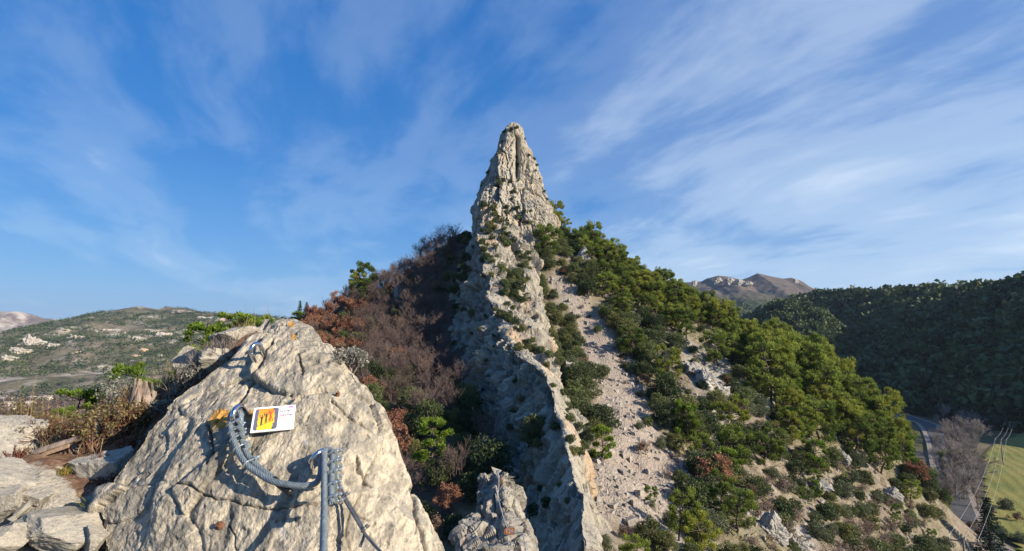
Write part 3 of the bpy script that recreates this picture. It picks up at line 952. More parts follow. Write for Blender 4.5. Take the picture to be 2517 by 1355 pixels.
def slab_material():
    m, g, b = newmat('foreground_limestone')
    fl = g.attr('flow', 'Vector')
    v = g.n('ShaderNodeNewGeometry').outputs['Position']
    wrp = g.n('ShaderNodeTexNoise', {'Vector': v, 'Scale': 5.0, 'Detail': 3.0}).outputs['Color']
    flw = g.vmath('ADD', fl, g.vmath('MULTIPLY', g.vmath('SUBTRACT', wrp, (0.5, 0.5, 0.5)), (0.16, 0.3, 0)))
    n1 = g.noise(v, 3.2, 5, 0.6, 0.2)
    n2 = g.noise(g.mapping(flw, scale=(11, 2.2, 1)), 1.0, 5, 0.6)
    n3 = g.noise(v, 26.0, 5, 0.68)
    n4 = g.noise(g.mapping(flw, scale=(24, 5.0, 1), loc=(3, 8, 0)), 1.0, 4, 0.6)
    n5 = g.noise(v, 95.0, 3, 0.6)
    rn = g.attr('runnel')
    f = g.math('ADD', g.math('ADD', g.math('MULTIPLY', n1, 0.22), g.math('MULTIPLY', n2, 0.30)), g.math('ADD', g.math('MULTIPLY', n3, 0.33), g.math('MULTIPLY', n4, 0.15)))
    col = g.ramp(f, [(0.38, (0.13, 0.115, 0.092)), (0.45, (0.22, 0.195, 0.15)), (0.495, (0.31, 0.268, 0.20)), (0.54, (0.44, 0.375, 0.272)), (0.61, (0.58, 0.49, 0.35))])
    # cream water lines down the slab
    ln = g.ramp(g.math('ABSOLUTE', g.math('SUBTRACT', n2, 0.515)), [(0.0, 1.0), (0.022, 0.35), (0.05, 0.0)])
    col = g.mix(g.math('MULTIPLY', ln, 0.85), col, (0.56, 0.475, 0.345))
    # grey patina blotches with light rims
    bl = g.ramp(g.noise(v, 7.0, 4, 0.65, 0.5), [(0.54, 0.0), (0.60, 0.75)])
    col = g.mix(g.math('MULTIPLY', bl, 0.85), col, g.mix(n3, (0.145, 0.135, 0.115), (0.26, 0.24, 0.20)))
    sp = g.ramp(n5, [(0.62, 0.0), (0.70, 1.0)])
    col = g.mix(g.math('MULTIPLY', sp, 0.35), col, (0.58, 0.51, 0.40))
    sd = g.ramp(n5, [(0.30, 1.0), (0.38, 0.0)])
    col = g.mix(g.math('MULTIPLY', sd, 0.5), col, (0.11, 0.10, 0.085))
    wl = g.ramp(g.noise(g.mapping(v, loc=(9, 2, 7)), 13.0, 3, 0.7, 0.6), [(0.62, 0.0), (0.66, 0.8)])
    col = g.mix(g.math('MULTIPLY', wl, 0.6), col, (0.50, 0.475, 0.42))
    li = g.attr('lichen')
    lf = g.ramp(g.math('ADD', li, g.math('MULTIPLY', n3, 0.9)), [(0.80, 0.0), (0.96, 1.0)])
    col = g.mix(g.math('MULTIPLY', lf, 0.9), col, g.mix(n5, (0.50, 0.20, 0.02), (0.62, 0.36, 0.08)))
    ck = g.attr('crack')
    col = g.mix(g.math('MULTIPLY', ck, 0.55), col, (0.10, 0.075, 0.05))
    link(g, col, b.inputs['Base Color'])
    b.inputs['Roughness'].default_value = 0.9
    b.inputs['Specular IOR Level'].default_value = 0.25
    h = g.math('ADD', g.math('MULTIPLY', n3, 0.75), g.math('ADD', g.math('MULTIPLY', n5, 0.22), g.math('MULTIPLY', n4, 0.35)))
    link(g, bump(g, h, 0.9, 0.020), b.inputs['Normal'])
    return m


M['slab'] = slab_material()
flow = np.stack([body[..., 0], along, body[..., 0] * 0], -1)
slab_o = obj('limestone_slab', mesh('limestone_slab', bodyV, grid_faces(*body.shape[:2]), M['slab'], True, vattr={'runnel': runnel, 'lichen': lich, 'crack': crk}, vvec={'flow': flow}))
tag(slab_o, 'big sunlit limestone slab in the foreground carrying the sign and cables', 'rock')

# ---- rocky ledge to the left of the slab
_lp = np.array([P(*q) for q in [(0, 1355, 2.0), (-300, 1355, 2.2), (150, 1355, 2.06), (240, 1355, 2.15), (0, 1180, 2.35), (-300, 1120, 2.6), (120, 1165, 2.5), (240, 1200, 2.42), (200, 1115, 2.95), (50, 1118, 3.0), (-200, 1110, 3.1), (310, 1110, 2.75), (330, 1030, 3.0), (400, 965, 3.1), (480, 900, 3.2), (560, 845, 3.3), (600, 825, 3.4), (650, 815, 3.6), (720, 820, 3.6), (0, 1110, 3.9), (150, 1105, 4.1), (330, 1005, 3.9), (330, 1045, 4.8), (480, 940, 4.6), (600, 870, 4.6), (720, 880, 4.4), (150, 1135, 5.0), (-100, 1130, 5.0), (280, 1500, 1.7), (0, 1500, 1.6), (-300, 1500, 1.7), (190, 1085, 7), (0, 1115, 7), (-150, 1110, 7), (340, 1020, 7), (480, 935, 7), (600, 875, 7), (700, 875, 6.5), (190, 1140, 10), (0, 1150, 10), (340, 1070, 10), (500, 975, 10), (640, 900, 10)]])
_la = np.sqrt(((_lp[:, None, :2] - _lp[None, :, :2]) ** 2).sum(-1) + 0.15 ** 2)
_lw = np.linalg.solve(_la - np.eye(len(_lp)) * 0.02, _lp[:, 2])


def ledge_z(x, y):
    x = np.asarray(x, float); y = np.asarray(y, float)
    k = np.sqrt((x[..., None] - _lp[:, 0]) ** 2 + (y[..., None] - _lp[:, 1]) ** 2 + 0.15 ** 2)
    z = k @ _lw
    e = np.maximum.reduce([smooth(8.6, 11.0, y), smooth(7.2, 9.6, -x), smooth(-1.5, -0.9, x) * smooth(2.2, 3.2, y), smooth(-1.55, -0.95, x) * (1 - smooth(2.2, 3.2, y)), 1 - smooth(0.9, 1.4, y)])
    e = np.maximum(e, smooth(-0.47, -0.40, x / np.maximum(y, 0.1)) * smooth(2.5, 3.3, y))
    return np.minimum(z, 0.12) - e * 16.0


lx, ly = np.meshgrid((-0.8 - 9.2 * np.linspace(0, 1, 250) ** 1.7)[::-1], 0.8 + 10.6 * np.linspace(0, 1, 250) ** 1.7, indexing='ij')
lp3 = np.stack([lx, ly, lx * 0], -1)
d1, d2, cv = cells(lp3 * 2.6 + fbm(lp3 * 3, 3)[..., None] * 0.25, 9)
lz = ledge_z(lx, ly) + fbm(lp3 * 1.5, 5, 0.55) * 0.06 + (cv - 0.5) * 0.10 - 0.07 * np.exp(-((d2 - d1) / 0.07) ** 2) + ridged(lp3 * 6, 3) * 0.012


def ledge_material():
    m, g, b = newmat('broken_limestone_ledge')
    v = g.n('ShaderNodeNewGeometry').outputs['Position']
    n1 = g.noise(v, 2.4, 6, 0.65); n2 = g.noise(v, 14, 6, 0.7); n3 = g.noise(v, 70, 4, 0.6)
    f = g.math('ADD', g.math('MULTIPLY', n1, 0.4), g.math('MULTIPLY', n2, 0.6))
    rockc = g.ramp(f, [(0.36, (0.13, 0.12, 0.10)), (0.46, (0.26, 0.235, 0.19)), (0.56, (0.42, 0.37, 0.29)), (0.66, (0.54, 0.48, 0.38))])
    soil = g.ramp(n2, [(0.3, (0.06, 0.035, 0.022)), (0.5, (0.15, 0.085, 0.05)), (0.7, (0.30, 0.20, 0.13))])
    sl = g.attr('soil')
    col = g.mix(g.ramp(g.math('ADD', sl, g.math('MULTIPLY', g.math('SUBTRACT', n2, 0.5), 1.6)), [(0.45, 0.0), (0.60, 1.0)]), rockc, soil)
    link(g, col, b.inputs['Base Color'])
    b.inputs['Roughness'].default_value = 0.95
    b.inputs['Specular IOR Level'].default_value = 0.2
    link(g, bump(g, g.math('ADD', n2, g.math('MULTIPLY', n3, 0.4)), 0.9, 0.03), b.inputs['Normal'])
    return m


M['ledge'] = ledge_material()
lpx, lpy = proj(np.stack([lx, ly, lz], -1))
soil = in_poly(lpx, lpy, [(-400, 1110), (130, 1100), (230, 1100), (330, 960), (480, 860), (700, 800), (640, 900), (430, 1000), (330, 1090), (230, 1230), (190, 1280), (150, 1140), (60, 1150), (-400, 1180)]).astype(float)
for _ in range(6):
    soil = 0.25 * (np.roll(soil, 1, 0) + np.roll(soil, -1, 0) + np.roll(soil, 1, 1) + np.roll(soil, -1, 1))
ledge = obj('rock_ledge', mesh('rock_ledge', np.stack([lx, ly, lz], -1), grid_faces(250, 250), M['ledge'], False, vattr={'soil': soil}))
kind(ledge, 'structure', 'broken limestone ledge with dry soil left of the slab')


def stone_mesh(seed, planes=10, nu=46, nv=64, rough=0.06, mat=None):
    r = np.random.default_rng(seed)
    th = np.linspace(0.02, math.pi - 0.02, nu)[:, None]; ph = np.linspace(0, 2 * math.pi, nv, endpoint=False)[None]
    d = np.stack([np.sin(th) * np.cos(ph), np.sin(th) * np.sin(ph), np.cos(th) + ph * 0], -1)
    n = r.normal(size=(planes, 3)); n /= np.linalg.norm(n, axis=1)[:, None]
    off = r.uniform(0.55, 0.9, planes)
    dn = d @ n.T
    rad = np.min(np.where(dn > 0.05, off / np.maximum(dn, 0.05), 9), -1)
    rad = np.minimum(rad, 1.35)
    rad = rad * (1 + fbm(d * 2.5 + seed, 5, 0.6) * rough)
    V = d * rad[..., None]
    F = grid_faces(nu, nv, True)
    Vf = np.concatenate([V.reshape(-1, 3), V[0].mean(0)[None], V[-1].mean(0)[None]])
    return mesh('stone', Vf, F, mat or M['stone'], False)


STONES = [stone_mesh(s) for s in range(6)]
for k, (px, py, Y, sx, sy, szz, rz, lab) in enumerate([
    (20, 1095, 2.75, 0.16, 0.16, 0.15, 0.3, 'upright pale block at the left edge above the other stones'),
    (58, 1178, 2.42, 0.19, 0.15, 0.085, 0.1, 'broad flat grey stone at the left edge of the ledge'),
    (137, 1186, 2.46, 0.065, 0.08, 0.075, 0.5, 'square grey stone between the broad flat stone and the grass tuft'),
    (12, 1235, 2.2, 0.07, 0.09, 0.075, 1.2, 'cream broken stone under the broad flat stone'),
    (95, 1222, 2.28, 0.07, 0.06, 0.05, 2.0, 'cream cracked stone below the broad flat stone'),
    (150, 1228, 2.32, 0.045, 0.05, 0.035, 0.8, 'small pale stone below the square grey stone'),
    (150, 1300, 2.08, 0.15, 0.13, 0.07, 0.7, 'wide weathered stone at the bottom beside the grass tuft'),
    (235, 1325, 2.06, 0.055, 0.05, 0.05, 0.2, 'angular cream stone at the foot of the slab'),
    (20, 1330, 1.98, 0.07, 0.08, 0.06, 1.6, 'pale stone in the lower left corner'),
    (265, 1165, 2.52, 0.13, 0.17, 0.14, 0.9, 'grey lichened boulder wedged against the left side of the slab'),
    (598, 835, 3.45, 0.16, 0.16, 0.11, 0.4, 'rough grey boulder behind the top left of the slab'),
    (455, 905, 3.5, 0.08, 0.07, 0.11, 0.6, 'pointed pale rock beyond the dry twigs left of the slab'),
    (545, 880, 3.2, 0.12, 0.10, 0.07, 1.9, 'low grey rock under the dry twigs left of the slab'),
]):
    o = obj('stone', STONES[k % 6], loc=P(px, py, Y), rot=(0.15 * (k % 3 - 1), 0.1 * (k % 2), rz), scale=(sx, sy, szz))
    tag(o, lab, 'stone', 'loose stones on the ledge')
for k in range(46):
    a, b_ = random.uniform(70, 215), random.uniform(1120, 1165)
    if k > 26:
        a, b_ = random.uniform(0, 240), random.uniform(1225, 1350)
    y = np.interp(b_, [1110, 1355], [2.95, 2.03])
    for _ in range(14):
        p = P(a, b_, y); dz = float(ledge_z(p[0], p[1])) - p[2]
        y += np.clip(dz * -1.2, -0.1, 0.1)
    s = random.uniform(0.012, 0.034)
    o = obj('stone', STONES[k % 6], loc=(p[0], p[1], p[2] + s * 0.5), rot=(random.random(), random.random(), random.random() * 6), scale=(s * 1.3, s, s * 0.8))
    tag(o, 'small broken limestone piece strewn over the ledge left of the slab', 'stone', 'broken stone bits on the ledge')

# ---- the next rock tooth below, with its own little plate and cable
_TY = np.array([1168, 1185, 1215, 1250, 1300, 1355, 1500], float)
_TL = np.array([1212, 1195, 1180, 1172, 1150, 1118, 1060], float)
_TR = np.array([1240, 1258, 1270, 1275, 1285, 1302, 1330], float)
_TD = np.array([16.4, 15.9, 15.0, 14.0, 12.6, 11.2, 9.2])
_TC = np.array([1232, 1236, 1240, 1240, 1245, 1250, 1262], float)      # the crest line, sunny to its right
trow = np.linspace(1500, 1168, 170); tcol2 = np.linspace(0, 1, 110)
eL, eR, eD, eC = (np.interp(trow, _TY, a) for a in (_TL, _TR, _TD, _TC))
lef = eL[:, None] + (eC - eL)[:, None] * tcol2[None]
rig = eC[:, None] + (eR - eC)[:, None] * tcol2[None, 1:]
tpx2 = np.concatenate([lef, rig], 1)
q = np.concatenate([1 - tcol2, tcol2[1:]])[None]
sgn = np.concatenate([np.full(110, -1.0), np.full(109, 1.0)])[None]
tY2 = eD[:, None] + np.where(sgn < 0, 0.9 * q ** 1.3, 1.1 * q ** 1.7)
tooth = P(tpx2, np.broadcast_to(trow[:, None], tpx2.shape), tY2)
sk2 = np.linspace(0, 1, 31)[1:]
tooth = np.concatenate([(tooth[:, :1] + np.array([-0.5, 0.9, -0.4]) * sk2[None, :, None] + np.array([-0.6, 1.2, -7]) * (sk2 ** 2)[None, :, None])[:, ::-1], tooth, tooth[:, -1:] + np.array([0.15, 1.0, -0.2]) * sk2[None, :, None] + np.array([0.4, 1.5, -8]) * (sk2 ** 2)[None, :, None]], 1)
tooth = np.concatenate([tooth, tooth[-1:] + np.array([0, 0.9, -0.2]) * sk2[:, None, None] + np.array([0, 0.8, -8]) * (sk2 ** 2)[:, None, None]], 0)
tn2 = grid_normals(tooth)
if tn2[60, 140, 1] > 0:
    tn2 = -tn2
d1, d2, cv = cells(tooth * np.array([1.6, 1.2, 1.6]) + fbm(tooth, 3)[..., None] * 0.4, 4)
tof = facets(tooth * np.array([1.1, 0.9, 0.8]), 51, 0.34, 0.3, 0.14, 0.05) + facets(tooth * 2.6, 52, 0.12, 0.14, 0.05, 0.06) + fbm(tooth * 0.7, 4, 0.55) * 0.20
toothV = tooth + tn2 * tof[..., None]
tooth_o = obj('rock_tooth', mesh('rock_tooth', toothV, grid_faces(*tooth.shape[:2]), M['fin'], False))
tag(tooth_o, 'narrow rounded rock tooth below the big fin with a small brown plate', 'rock')

# ================================================================ VALLEY: road, field, track, poles
def ribbon(name, pts, width, mat, lift, nseg=6):
    pts = np.array(pts, float)
    d = np.r_[0, np.cumsum(np.linalg.norm(np.diff(pts, axis=0), axis=1))]
    t = np.arange(0, d[-1], 1.2)
    c = np.stack([np.interp(t, d, pts[:, 0]), np.interp(t, d, pts[:, 1])], -1)
    ker = np.hanning(15); ker /= ker.sum()
    c = np.stack([np.convolve(np.pad(c[:, k], 7, mode='edge'), ker, 'valid') for k in (0, 1)], -1)
    T = np.gradient(c, axis=0); T /= np.linalg.norm(T, axis=1)[:, None]
    Nn = np.stack([T[:, 1], -T[:, 0]], -1)
    s = np.linspace(-0.5, 0.5, nseg)
    xy = c[:, None] + Nn[:, None] * (s * width)[None, :, None]
    zc = H(c[:, 0], c[:, 1])
    zc = np.convolve(np.pad(zc, 10, mode='edge'), np.ones(21) / 21, 'valid')
    V = np.concatenate([xy, np.broadcast_to((zc + lift)[:, None, None], xy.shape[:2] + (1,))], -1)
    return V, mesh(name, V, grid_faces(len(c), nseg)[:, ::-1], mat, True)


ROAD = [(70, 62), (80, 82), (88.5, 100), (93, 107), (100, 118), (112, 134), (124, 149), (140, 170), (160, 196), (176, 218), (190, 240), (196, 262), (204, 300), (215, 350)]
M['asphalt'] = plain('asphalt', (0.075, 0.073, 0.074), 0.9, scale=0.6, noise_amt=0.3)
M['verge'] = plain('gravel_verge', (0.26, 0.215, 0.17), 0.95, scale=1.5)
M['track'] = plain('pale_track', (0.30, 0.27, 0.225), 0.95, scale=0.8)
V_, me_ = ribbon('road_verge', ROAD, 8.6, M['verge'], 0.55)
kind(obj('road_verge', me_), 'structure', 'gravel verge along the valley road')
V_, me_ = ribbon('road', ROAD, 5.4, M['asphalt'], 0.62)
kind(obj('road', me_), 'structure', 'narrow grey asphalt road along the foot of the slope')
V_, me_ = ribbon('track', [tuple(P(a, b, 46 / -ray(a, b)[1])[:2]) for a, b in [(2110, 905), (2190, 935), (2225, 950), (2290, 992), (2330, 1000), (2420, 1003), (2517, 1005)]], 5.0, M['track'], 0.9)
kind(obj('track', me_), 'structure', 'pale track along the shaded valley floor')

# grassy field
fpts = [tuple(P(a, b, 45 / -ray(a, b)[1])[:2]) for a, b in [(2412, 1250), (2407, 1180), (2408, 1120), (2440, 1090), (2530, 1055), (2700, 1060), (2750, 1330), (2560, 1400), (2480, 1330), (2430, 1290)]]
fa = np.array(fpts)
bx0, by0 = fa.min(0); bx1, by1 = fa.max(0)
fxx, fyy = np.meshgrid(np.linspace(bx0, bx1, 90), np.linspace(by0, by1, 90), indexing='ij')
ins = in_poly(fxx, fyy, fpts)
fF = grid_faces(90, 90)
fF = fF[ins.ravel()[fF].all(1)]
m, g, b = newmat('meadow_grass')
v = g.n('ShaderNodeNewGeometry').outputs['Position']
n1 = g.noise(v, 0.09, 6, 0.65); n2 = g.noise(v, 1.4, 5, 0.7)
wv = g.n('ShaderNodeTexWave', {'Vector': g.mapping(v, rot=(0, 0, 0.5)), 'Scale': 0.10, 'Distortion': 2.5, 'Detail': 3.0}).outputs['Fac']
n2 = g.math('ADD', g.math('MULTIPLY', n2, 0.75), g.math('MULTIPLY', wv, 0.25))
link(g, g.mix(n2, g.ramp(n1, [(0.35, (0.10, 0.125, 0.02)), (0.6, (0.19, 0.16, 0.03))]), g.ramp(n1, [(0.35, (0.17, 0.19, 0.03)), (0.65, (0.29, 0.235, 0.06))])), b.inputs['Base Color'])
b.inputs['Roughness'].default_value = 0.95
link(g, bump(g, n2, 0.8, 0.4), b.inputs['Normal'])
M['meadow'] = m
fz = H(fxx, fyy) + 0.5
kind(obj('field', mesh('field', np.stack([fxx, fyy, fz], -1), fF, M['meadow'], True)), 'structure', 'green meadow at the lower right, its far end in shade')

M['pole'] = plain('weathered_pole', (0.17, 0.14, 0.115), 0.9, scale=4)
M['wire'] = plain('aluminium_wire', (0.42, 0.41, 0.40), 0.45, 0.2, 0.05)


def power_pole(base, top, arm, label):
    e = empty('power_pole', base)
    mb = MB().tube([(0, 0, 0), (0, 0, top - base[2])], [0.17, 0.11], 8)
    obj('post', mb.mesh('post', M['pole'], True), e)
    h = top - base[2] - 0.25
    a = np.array(arm) / np.linalg.norm(arm)
    obj('crossarm', MB().box((0, 0, h), a * 1.5, np.array([a[1], -a[0], 0]) * 0.06, (0, 0, 0.07)).mesh('crossarm', M['pole'], False), e)
    tips = []
    for k in (-1.35, 0.15, 1.35):
        c = a * k
        obj('insulator', MB().tube([c + (0, 0, h + 0.07), c + (0, 0, h + 0.2), c + (0, 0, h + 0.24), c + (0, 0, h + 0.38)], [0.05, 0.05, 0.09, 0.05], 8).mesh('insulator', M['wire'], True), e)
        tips.append(np.array(base) + c + (0, 0, h + 0.38))
    tag(e, label, 'power pole')
    return tips


def on_floor(a, b, z):
    return P(a, b, z / ray(a, b)[1])


bA = P(2368, 1330, 62.0); gA = float(H(bA[0], bA[1]))
bB = on_floor(2466, 1146, -45.0)
bC = on_floor(2484, 1065, -45.0)
tA = power_pole((bA[0], bA[1], gA), bA[2] + 0.2, (1.0, -0.45, 0), 'power pole with crossarm at the bottom right above the road')
tB = power_pole((bB[0], bB[1], float(H(bB[0], bB[1]))), float(P(2466, 1080, bB[1])[2]), (1.0, -0.5, 0), 'thin power pole standing in the meadow')
tC = power_pole((bC[0], bC[1], float(H(bC[0], bC[1]))), float(P(2484, 1037, bC[1])[2]), (1.0, -0.5, 0), 'distant power pole beyond the meadow')
tZ = [np.array(p) + (-34, -52, -3.0) for p in tA]
for pairs, nm in (((tA, tB), 'crossing in front of the meadow'), ((tB, tC), 'running on past the meadow'), ((tZ, tA), 'leaving the bottom right corner')):
    for k, (p, q_) in enumerate(zip(*pairs)):
        tt_ = np.linspace(0, 1, 24)[:, None]
        path = p * (1 - tt_) + q_ * tt_
        path[:, 2] -= (4 * tt_ * (1 - tt_))[:, 0] * np.linalg.norm(q_ - p) * 0.015
        rad = 0.010 + 0.00009 * path[:, 1]
        o = obj('power_line', MB().tube(path, rad, 5).mesh('power_line', M['wire'], True))
        tag(o, '%s of three pale power wires %s' % (('left', 'middle', 'right')[k], nm), 'power line', 'power wires of the valley line')

# ================================================================ HARDWARE ON THE SLAB
M['steel'] = plain('galvanised_cable', (0.20, 0.235, 0.25), 0.5, 0.35, 0.22, 60)
M['steel_dark'] = plain('tarnished_cable', (0.20, 0.20, 0.20), 0.45, 0.7, 0.2, 60)
M['clamp'] = plain('galvanised_clamp', (0.25, 0.29, 0.31), 0.42, 0.4, 0.18, 50)
M['bright'] = plain('polished_steel', (0.62, 0.62, 0.66), 0.16, 1.0, 0.06, 30)
M['rubber'] = plain('black_heat_shrink', (0.014, 0.014, 0.015), 0.4, 0.0, 0.2, 30)
M['rust_iron'] = plain('rusty_iron', (0.15, 0.07, 0.035), 0.85, 0.1, 0.4, 60)


def spline(pts, n=160):
    pts = np.asarray(pts, float)
    k = len(pts)
    d = np.r_[0, np.cumsum(np.linalg.norm(np.diff(pts, axis=0), axis=1))]
    t = np.linspace(0, d[-1], n)
    # Catmull-Rom through the points
    ext = np.vstack([2 * pts[0] - pts[1], pts, 2 * pts[-1] - pts[-2]])
    i = np.clip(np.searchsorted(d, t, 'right') - 1, 0, k - 2)
    u = ((t - d[i]) / (d[i + 1] - d[i]))[:, None]
    p0, p1, p2, p3 = ext[i], ext[i + 1], ext[i + 2], ext[i + 3]
    return 0.5 * (2 * p1 + (p2 - p0) * u + (2 * p0 - 5 * p1 + 4 * p2 - p3) * u ** 2 + (3 * p1 - p0 - 3 * p2 + p3) * u ** 3)


def frames(path):
    T = np.gradient(path, axis=0); T /= np.linalg.norm(T, axis=1)[:, None]
    N = np.zeros_like(T)
    n = np.cross(T[0], (0.0, 0.0, 1.0)) + 1e-6
    for i in range(len(T)):
        n = n - T[i] * np.dot(n, T[i]); n /= np.linalg.norm(n); N[i] = n
    return T, N, np.cross(T, N)


def rope(mb, path, R, lay, strands=7):
    """a wire rope: strands wound round a core along the path"""
    d = np.r_[0, np.cumsum(np.linalg.norm(np.diff(path, axis=0), axis=1))]
    n = int(max(24, d[-1] / (lay / 14)))
    t = np.linspace(0, d[-1], n)
    path = np.stack([np.interp(t, d, path[:, k]) for k in range(3)], -1)
    T, N, B = frames(path)
    rs = R * 0.40
    for k in range(strands):
        a = 2 * math.pi * (t / lay + k / strands)
        c = path + (R - rs) * (np.cos(a)[:, None] * N + np.sin(a)[:, None] * B)
        mb.tube(c, rs, 6, cap=False)
    mb.tube(path, R * 0.55, 6)
    return mb


def clamp(parent, path, i, R, double, s=1.0, mat=None, side=(1, 0.0, 0.0), twist=0.0):
    """wire rope grip: U-bolt round the rope, saddle and two nuts"""
    T, N, B = frames(path)
    t = T[i]; sd = np.array(side, float); sd -= t * np.dot(sd, t); sd /= np.linalg.norm(sd)
    nn = np.cross(t, sd)
    sd2 = sd * math.cos(twist) + nn * math.sin(twist); nn = np.cross(t, sd2); sd = sd2
    c = path[i] + sd * (R if double else 0.0)
    rw = R * 1.18; ru = R * 0.30 * s
    arc = [c - sd * (R * (1.0 if double else 0.0)) - sd * rw * math.cos(a) * 1.0 + nn * rw * 1.05 * math.sin(a) for a in np.linspace(-math.pi / 2, math.pi / 2, 13)]
    L = R * (4.4 if double else 2.6) * s
    arc = [arc[0] + sd * L] + arc + [arc[-1] + sd * L]
    cl = obj('clamp', MB().box(c + sd * R * (1.75 if double else 0.95) * s, sd * R * 0.55, nn * R * 1.65, t * R * 0.62).mesh('clamp', mat or M['clamp'], False), parent)
    bv = cl.modifiers.new('bevel', 'BEVEL'); bv.width = R * 0.18; bv.segments = 2
    obj('u_bolt', MB().tube(np.array(arc), ru, 8).mesh('u_bolt', mat or M['clamp'], True), cl)
    for sg, e in ((-1, arc[0]), (1, arc[-1])):
        obj('nut', MB().tube([e - sd * L * 0.30, e - sd * L * 0.10], R * 0.52 * s, 6).mesh('nut', mat or M['clamp'], False), cl)
    return cl


def eyebolt(name, px, py, h, w, wire, turn, label, rust=False):
    """a bent steel staple glued into the rock: two legs and a bow"""
    base = slab_point(px, py, -0.01)
    up = slab_point(px, py, 1.0) - slab_point(px, py, 0.0)
    ax = np.array([math.cos(turn), math.sin(turn) * 0.57, math.sin(turn) * 0.82])
    ax -= up * np.dot(ax, up); ax /= np.linalg.norm(ax)
    e = empty(name, base)
    pts = [-ax * w / 2 - up * 0.02, -ax * w / 2 + up * (h - w / 2)]
    pts += [up * (h - w / 2) - ax * w / 2 * math.cos(a) + up * w / 2 * math.sin(a) for a in np.linspace(0.25, math.pi - 0.25, 9)]
    pts += [ax * w / 2 + up * (h - w / 2), ax * w / 2 - up * 0.02]
    obj('bow', MB().tube(spline(pts, 50), wire, 12).mesh('bow', M['bright'], True), e)
    for sg in (-1, 1):
        p = ax * w / 2 * sg
        obj('collar', MB().tube([p, p + up * 0.014], wire * 1.45, 10).mesh('collar', M['rust_iron'] if rust else M['bright'], True), e)
    tag(e, label, 'eye bolt', 'eye bolts in the slab')
    return base, up


eyebolt('eye_bolt', 641, 888, 0.11, 0.06, 0.010, 1.25, 'steel eye bolt near the top of the slab with rust at its foot', rust=True)
eyebolt('eye_bolt', 604, 1045, 0.125, 0.075, 0.010, 1.5, 'steel eye bolt left of the sign holding the thick cable')
eyebolt('eye_bolt', 783, 1148, 0.115, 0.065, 0.010, 0.9, 'steel eye bolt right of the sign where two cables meet')


def lifted(seq):
    return [slab_point(a, b, c) for a, b, c in seq]


R1 = 0.0120
# thick cable: from the right eye bolt round the bottom and up to the left eye bolt
tail = spline(lifted([(597, 1032, 0.075), (589, 1048, 0.085), (590, 1075, 0.088), (596, 1105, 0.088), (604, 1133, 0.088), (622, 1162, 0.088), (650, 1188, 0.088), (685, 1208, 0.092), (725, 1222, 0.098), (758, 1227, 0.10), (778, 1222, 0.10), (786, 1205, 0.10), (789, 1180, 0.085), (790, 1155, 0.085), (795, 1140, 0.075)]), 220)
ret = spline(lifted([(597, 1032, 0.075), (608, 1040, 0.07), (608, 1072, 0.068), (611, 1102, 0.068), (618, 1128, 0.068), (634, 1153, 0.07), (660, 1178, 0.072), (690, 1202, 0.074), (700, 1212, 0.076)]), 120)
cab = empty('anchor_cable', slab_point(690, 1205, 0.0))


def part(name, mb, mat, parent, sm=True):
    o = obj(name, mb.mesh(name, mat, sm))
    return rel(o, parent)


mb = MB(); rope(mb, tail, R1, 0.10); part('wire_rope', mb, M['steel'], cab)
mb = MB(); rope(mb, ret, R1, 0.10); part('return_end', mb, M['steel'], cab)
part('black_sleeve', MB().tube(spline(lifted([(686, 1200, 0.075), (700, 1213, 0.076), (725, 1236, 0.078)]), 12), R1 * 1.12, 12), M['rubber'], cab)
inv = Matrix.Translation(-Vector(cab.location))
for fr, dbl, tw_ in ((0.115, True, 0.5), (0.165, True, 0.5), (0.215, True, 0.45), (0.285, True, 0.3), (0.405, True, 0.0)):
    c = clamp(cab, tail, int(fr * 219), R1, dbl, 1.0, side=slab_point(640, 1140, 0.0) - slab_point(600, 1150, 0.03), twist=tw_)
    c.matrix_parent_inverse = inv
tag(cab, 'thick grey steel cable looped from the left eye bolt to the right one', 'cable')

# main bridge cable running down towards the viewer
mainp = [slab_point(801, 1128, 0.07), slab_point(796, 1150, 0.10), P(797, 1190, 1.93), P(797, 1235, 1.86), P(796, 1300, 1.74), P(795, 1360, 1.62), P(793, 1500, 1.38), P(790, 1800, 1.0), P(786, 2600, 0.55)]
main = spline(mainp, 200)
br = empty('bridge_cable', slab_point(797, 1150, 0.0))
mb = MB(); rope(mb, main, 0.0118, 0.055, 8); part('wire_rope', mb, M['steel'], br)
back = spline([slab_point(803, 1128, 0.07), slab_point(813, 1142, 0.085), P(815, 1180, 1.955), P(815, 1225, 1.885), P(815, 1240, 1.86)], 60)
mb = MB(); rope(mb, back, 0.0118, 0.07, 7); part('return_end', mb, M['steel'], br)
inv = Matrix.Translation(-Vector(br.location))
for fr in (0.18, 0.36, 0.54, 0.72, 0.92):
    c = clamp(br, back, int(fr * 59), 0.0118, False, 1.25, side=(1, -0.25, 0.15), twist=-0.25)
    c.matrix_parent_inverse = inv
tag(br, 'main bridge cable running straight down out of the picture', 'cable')

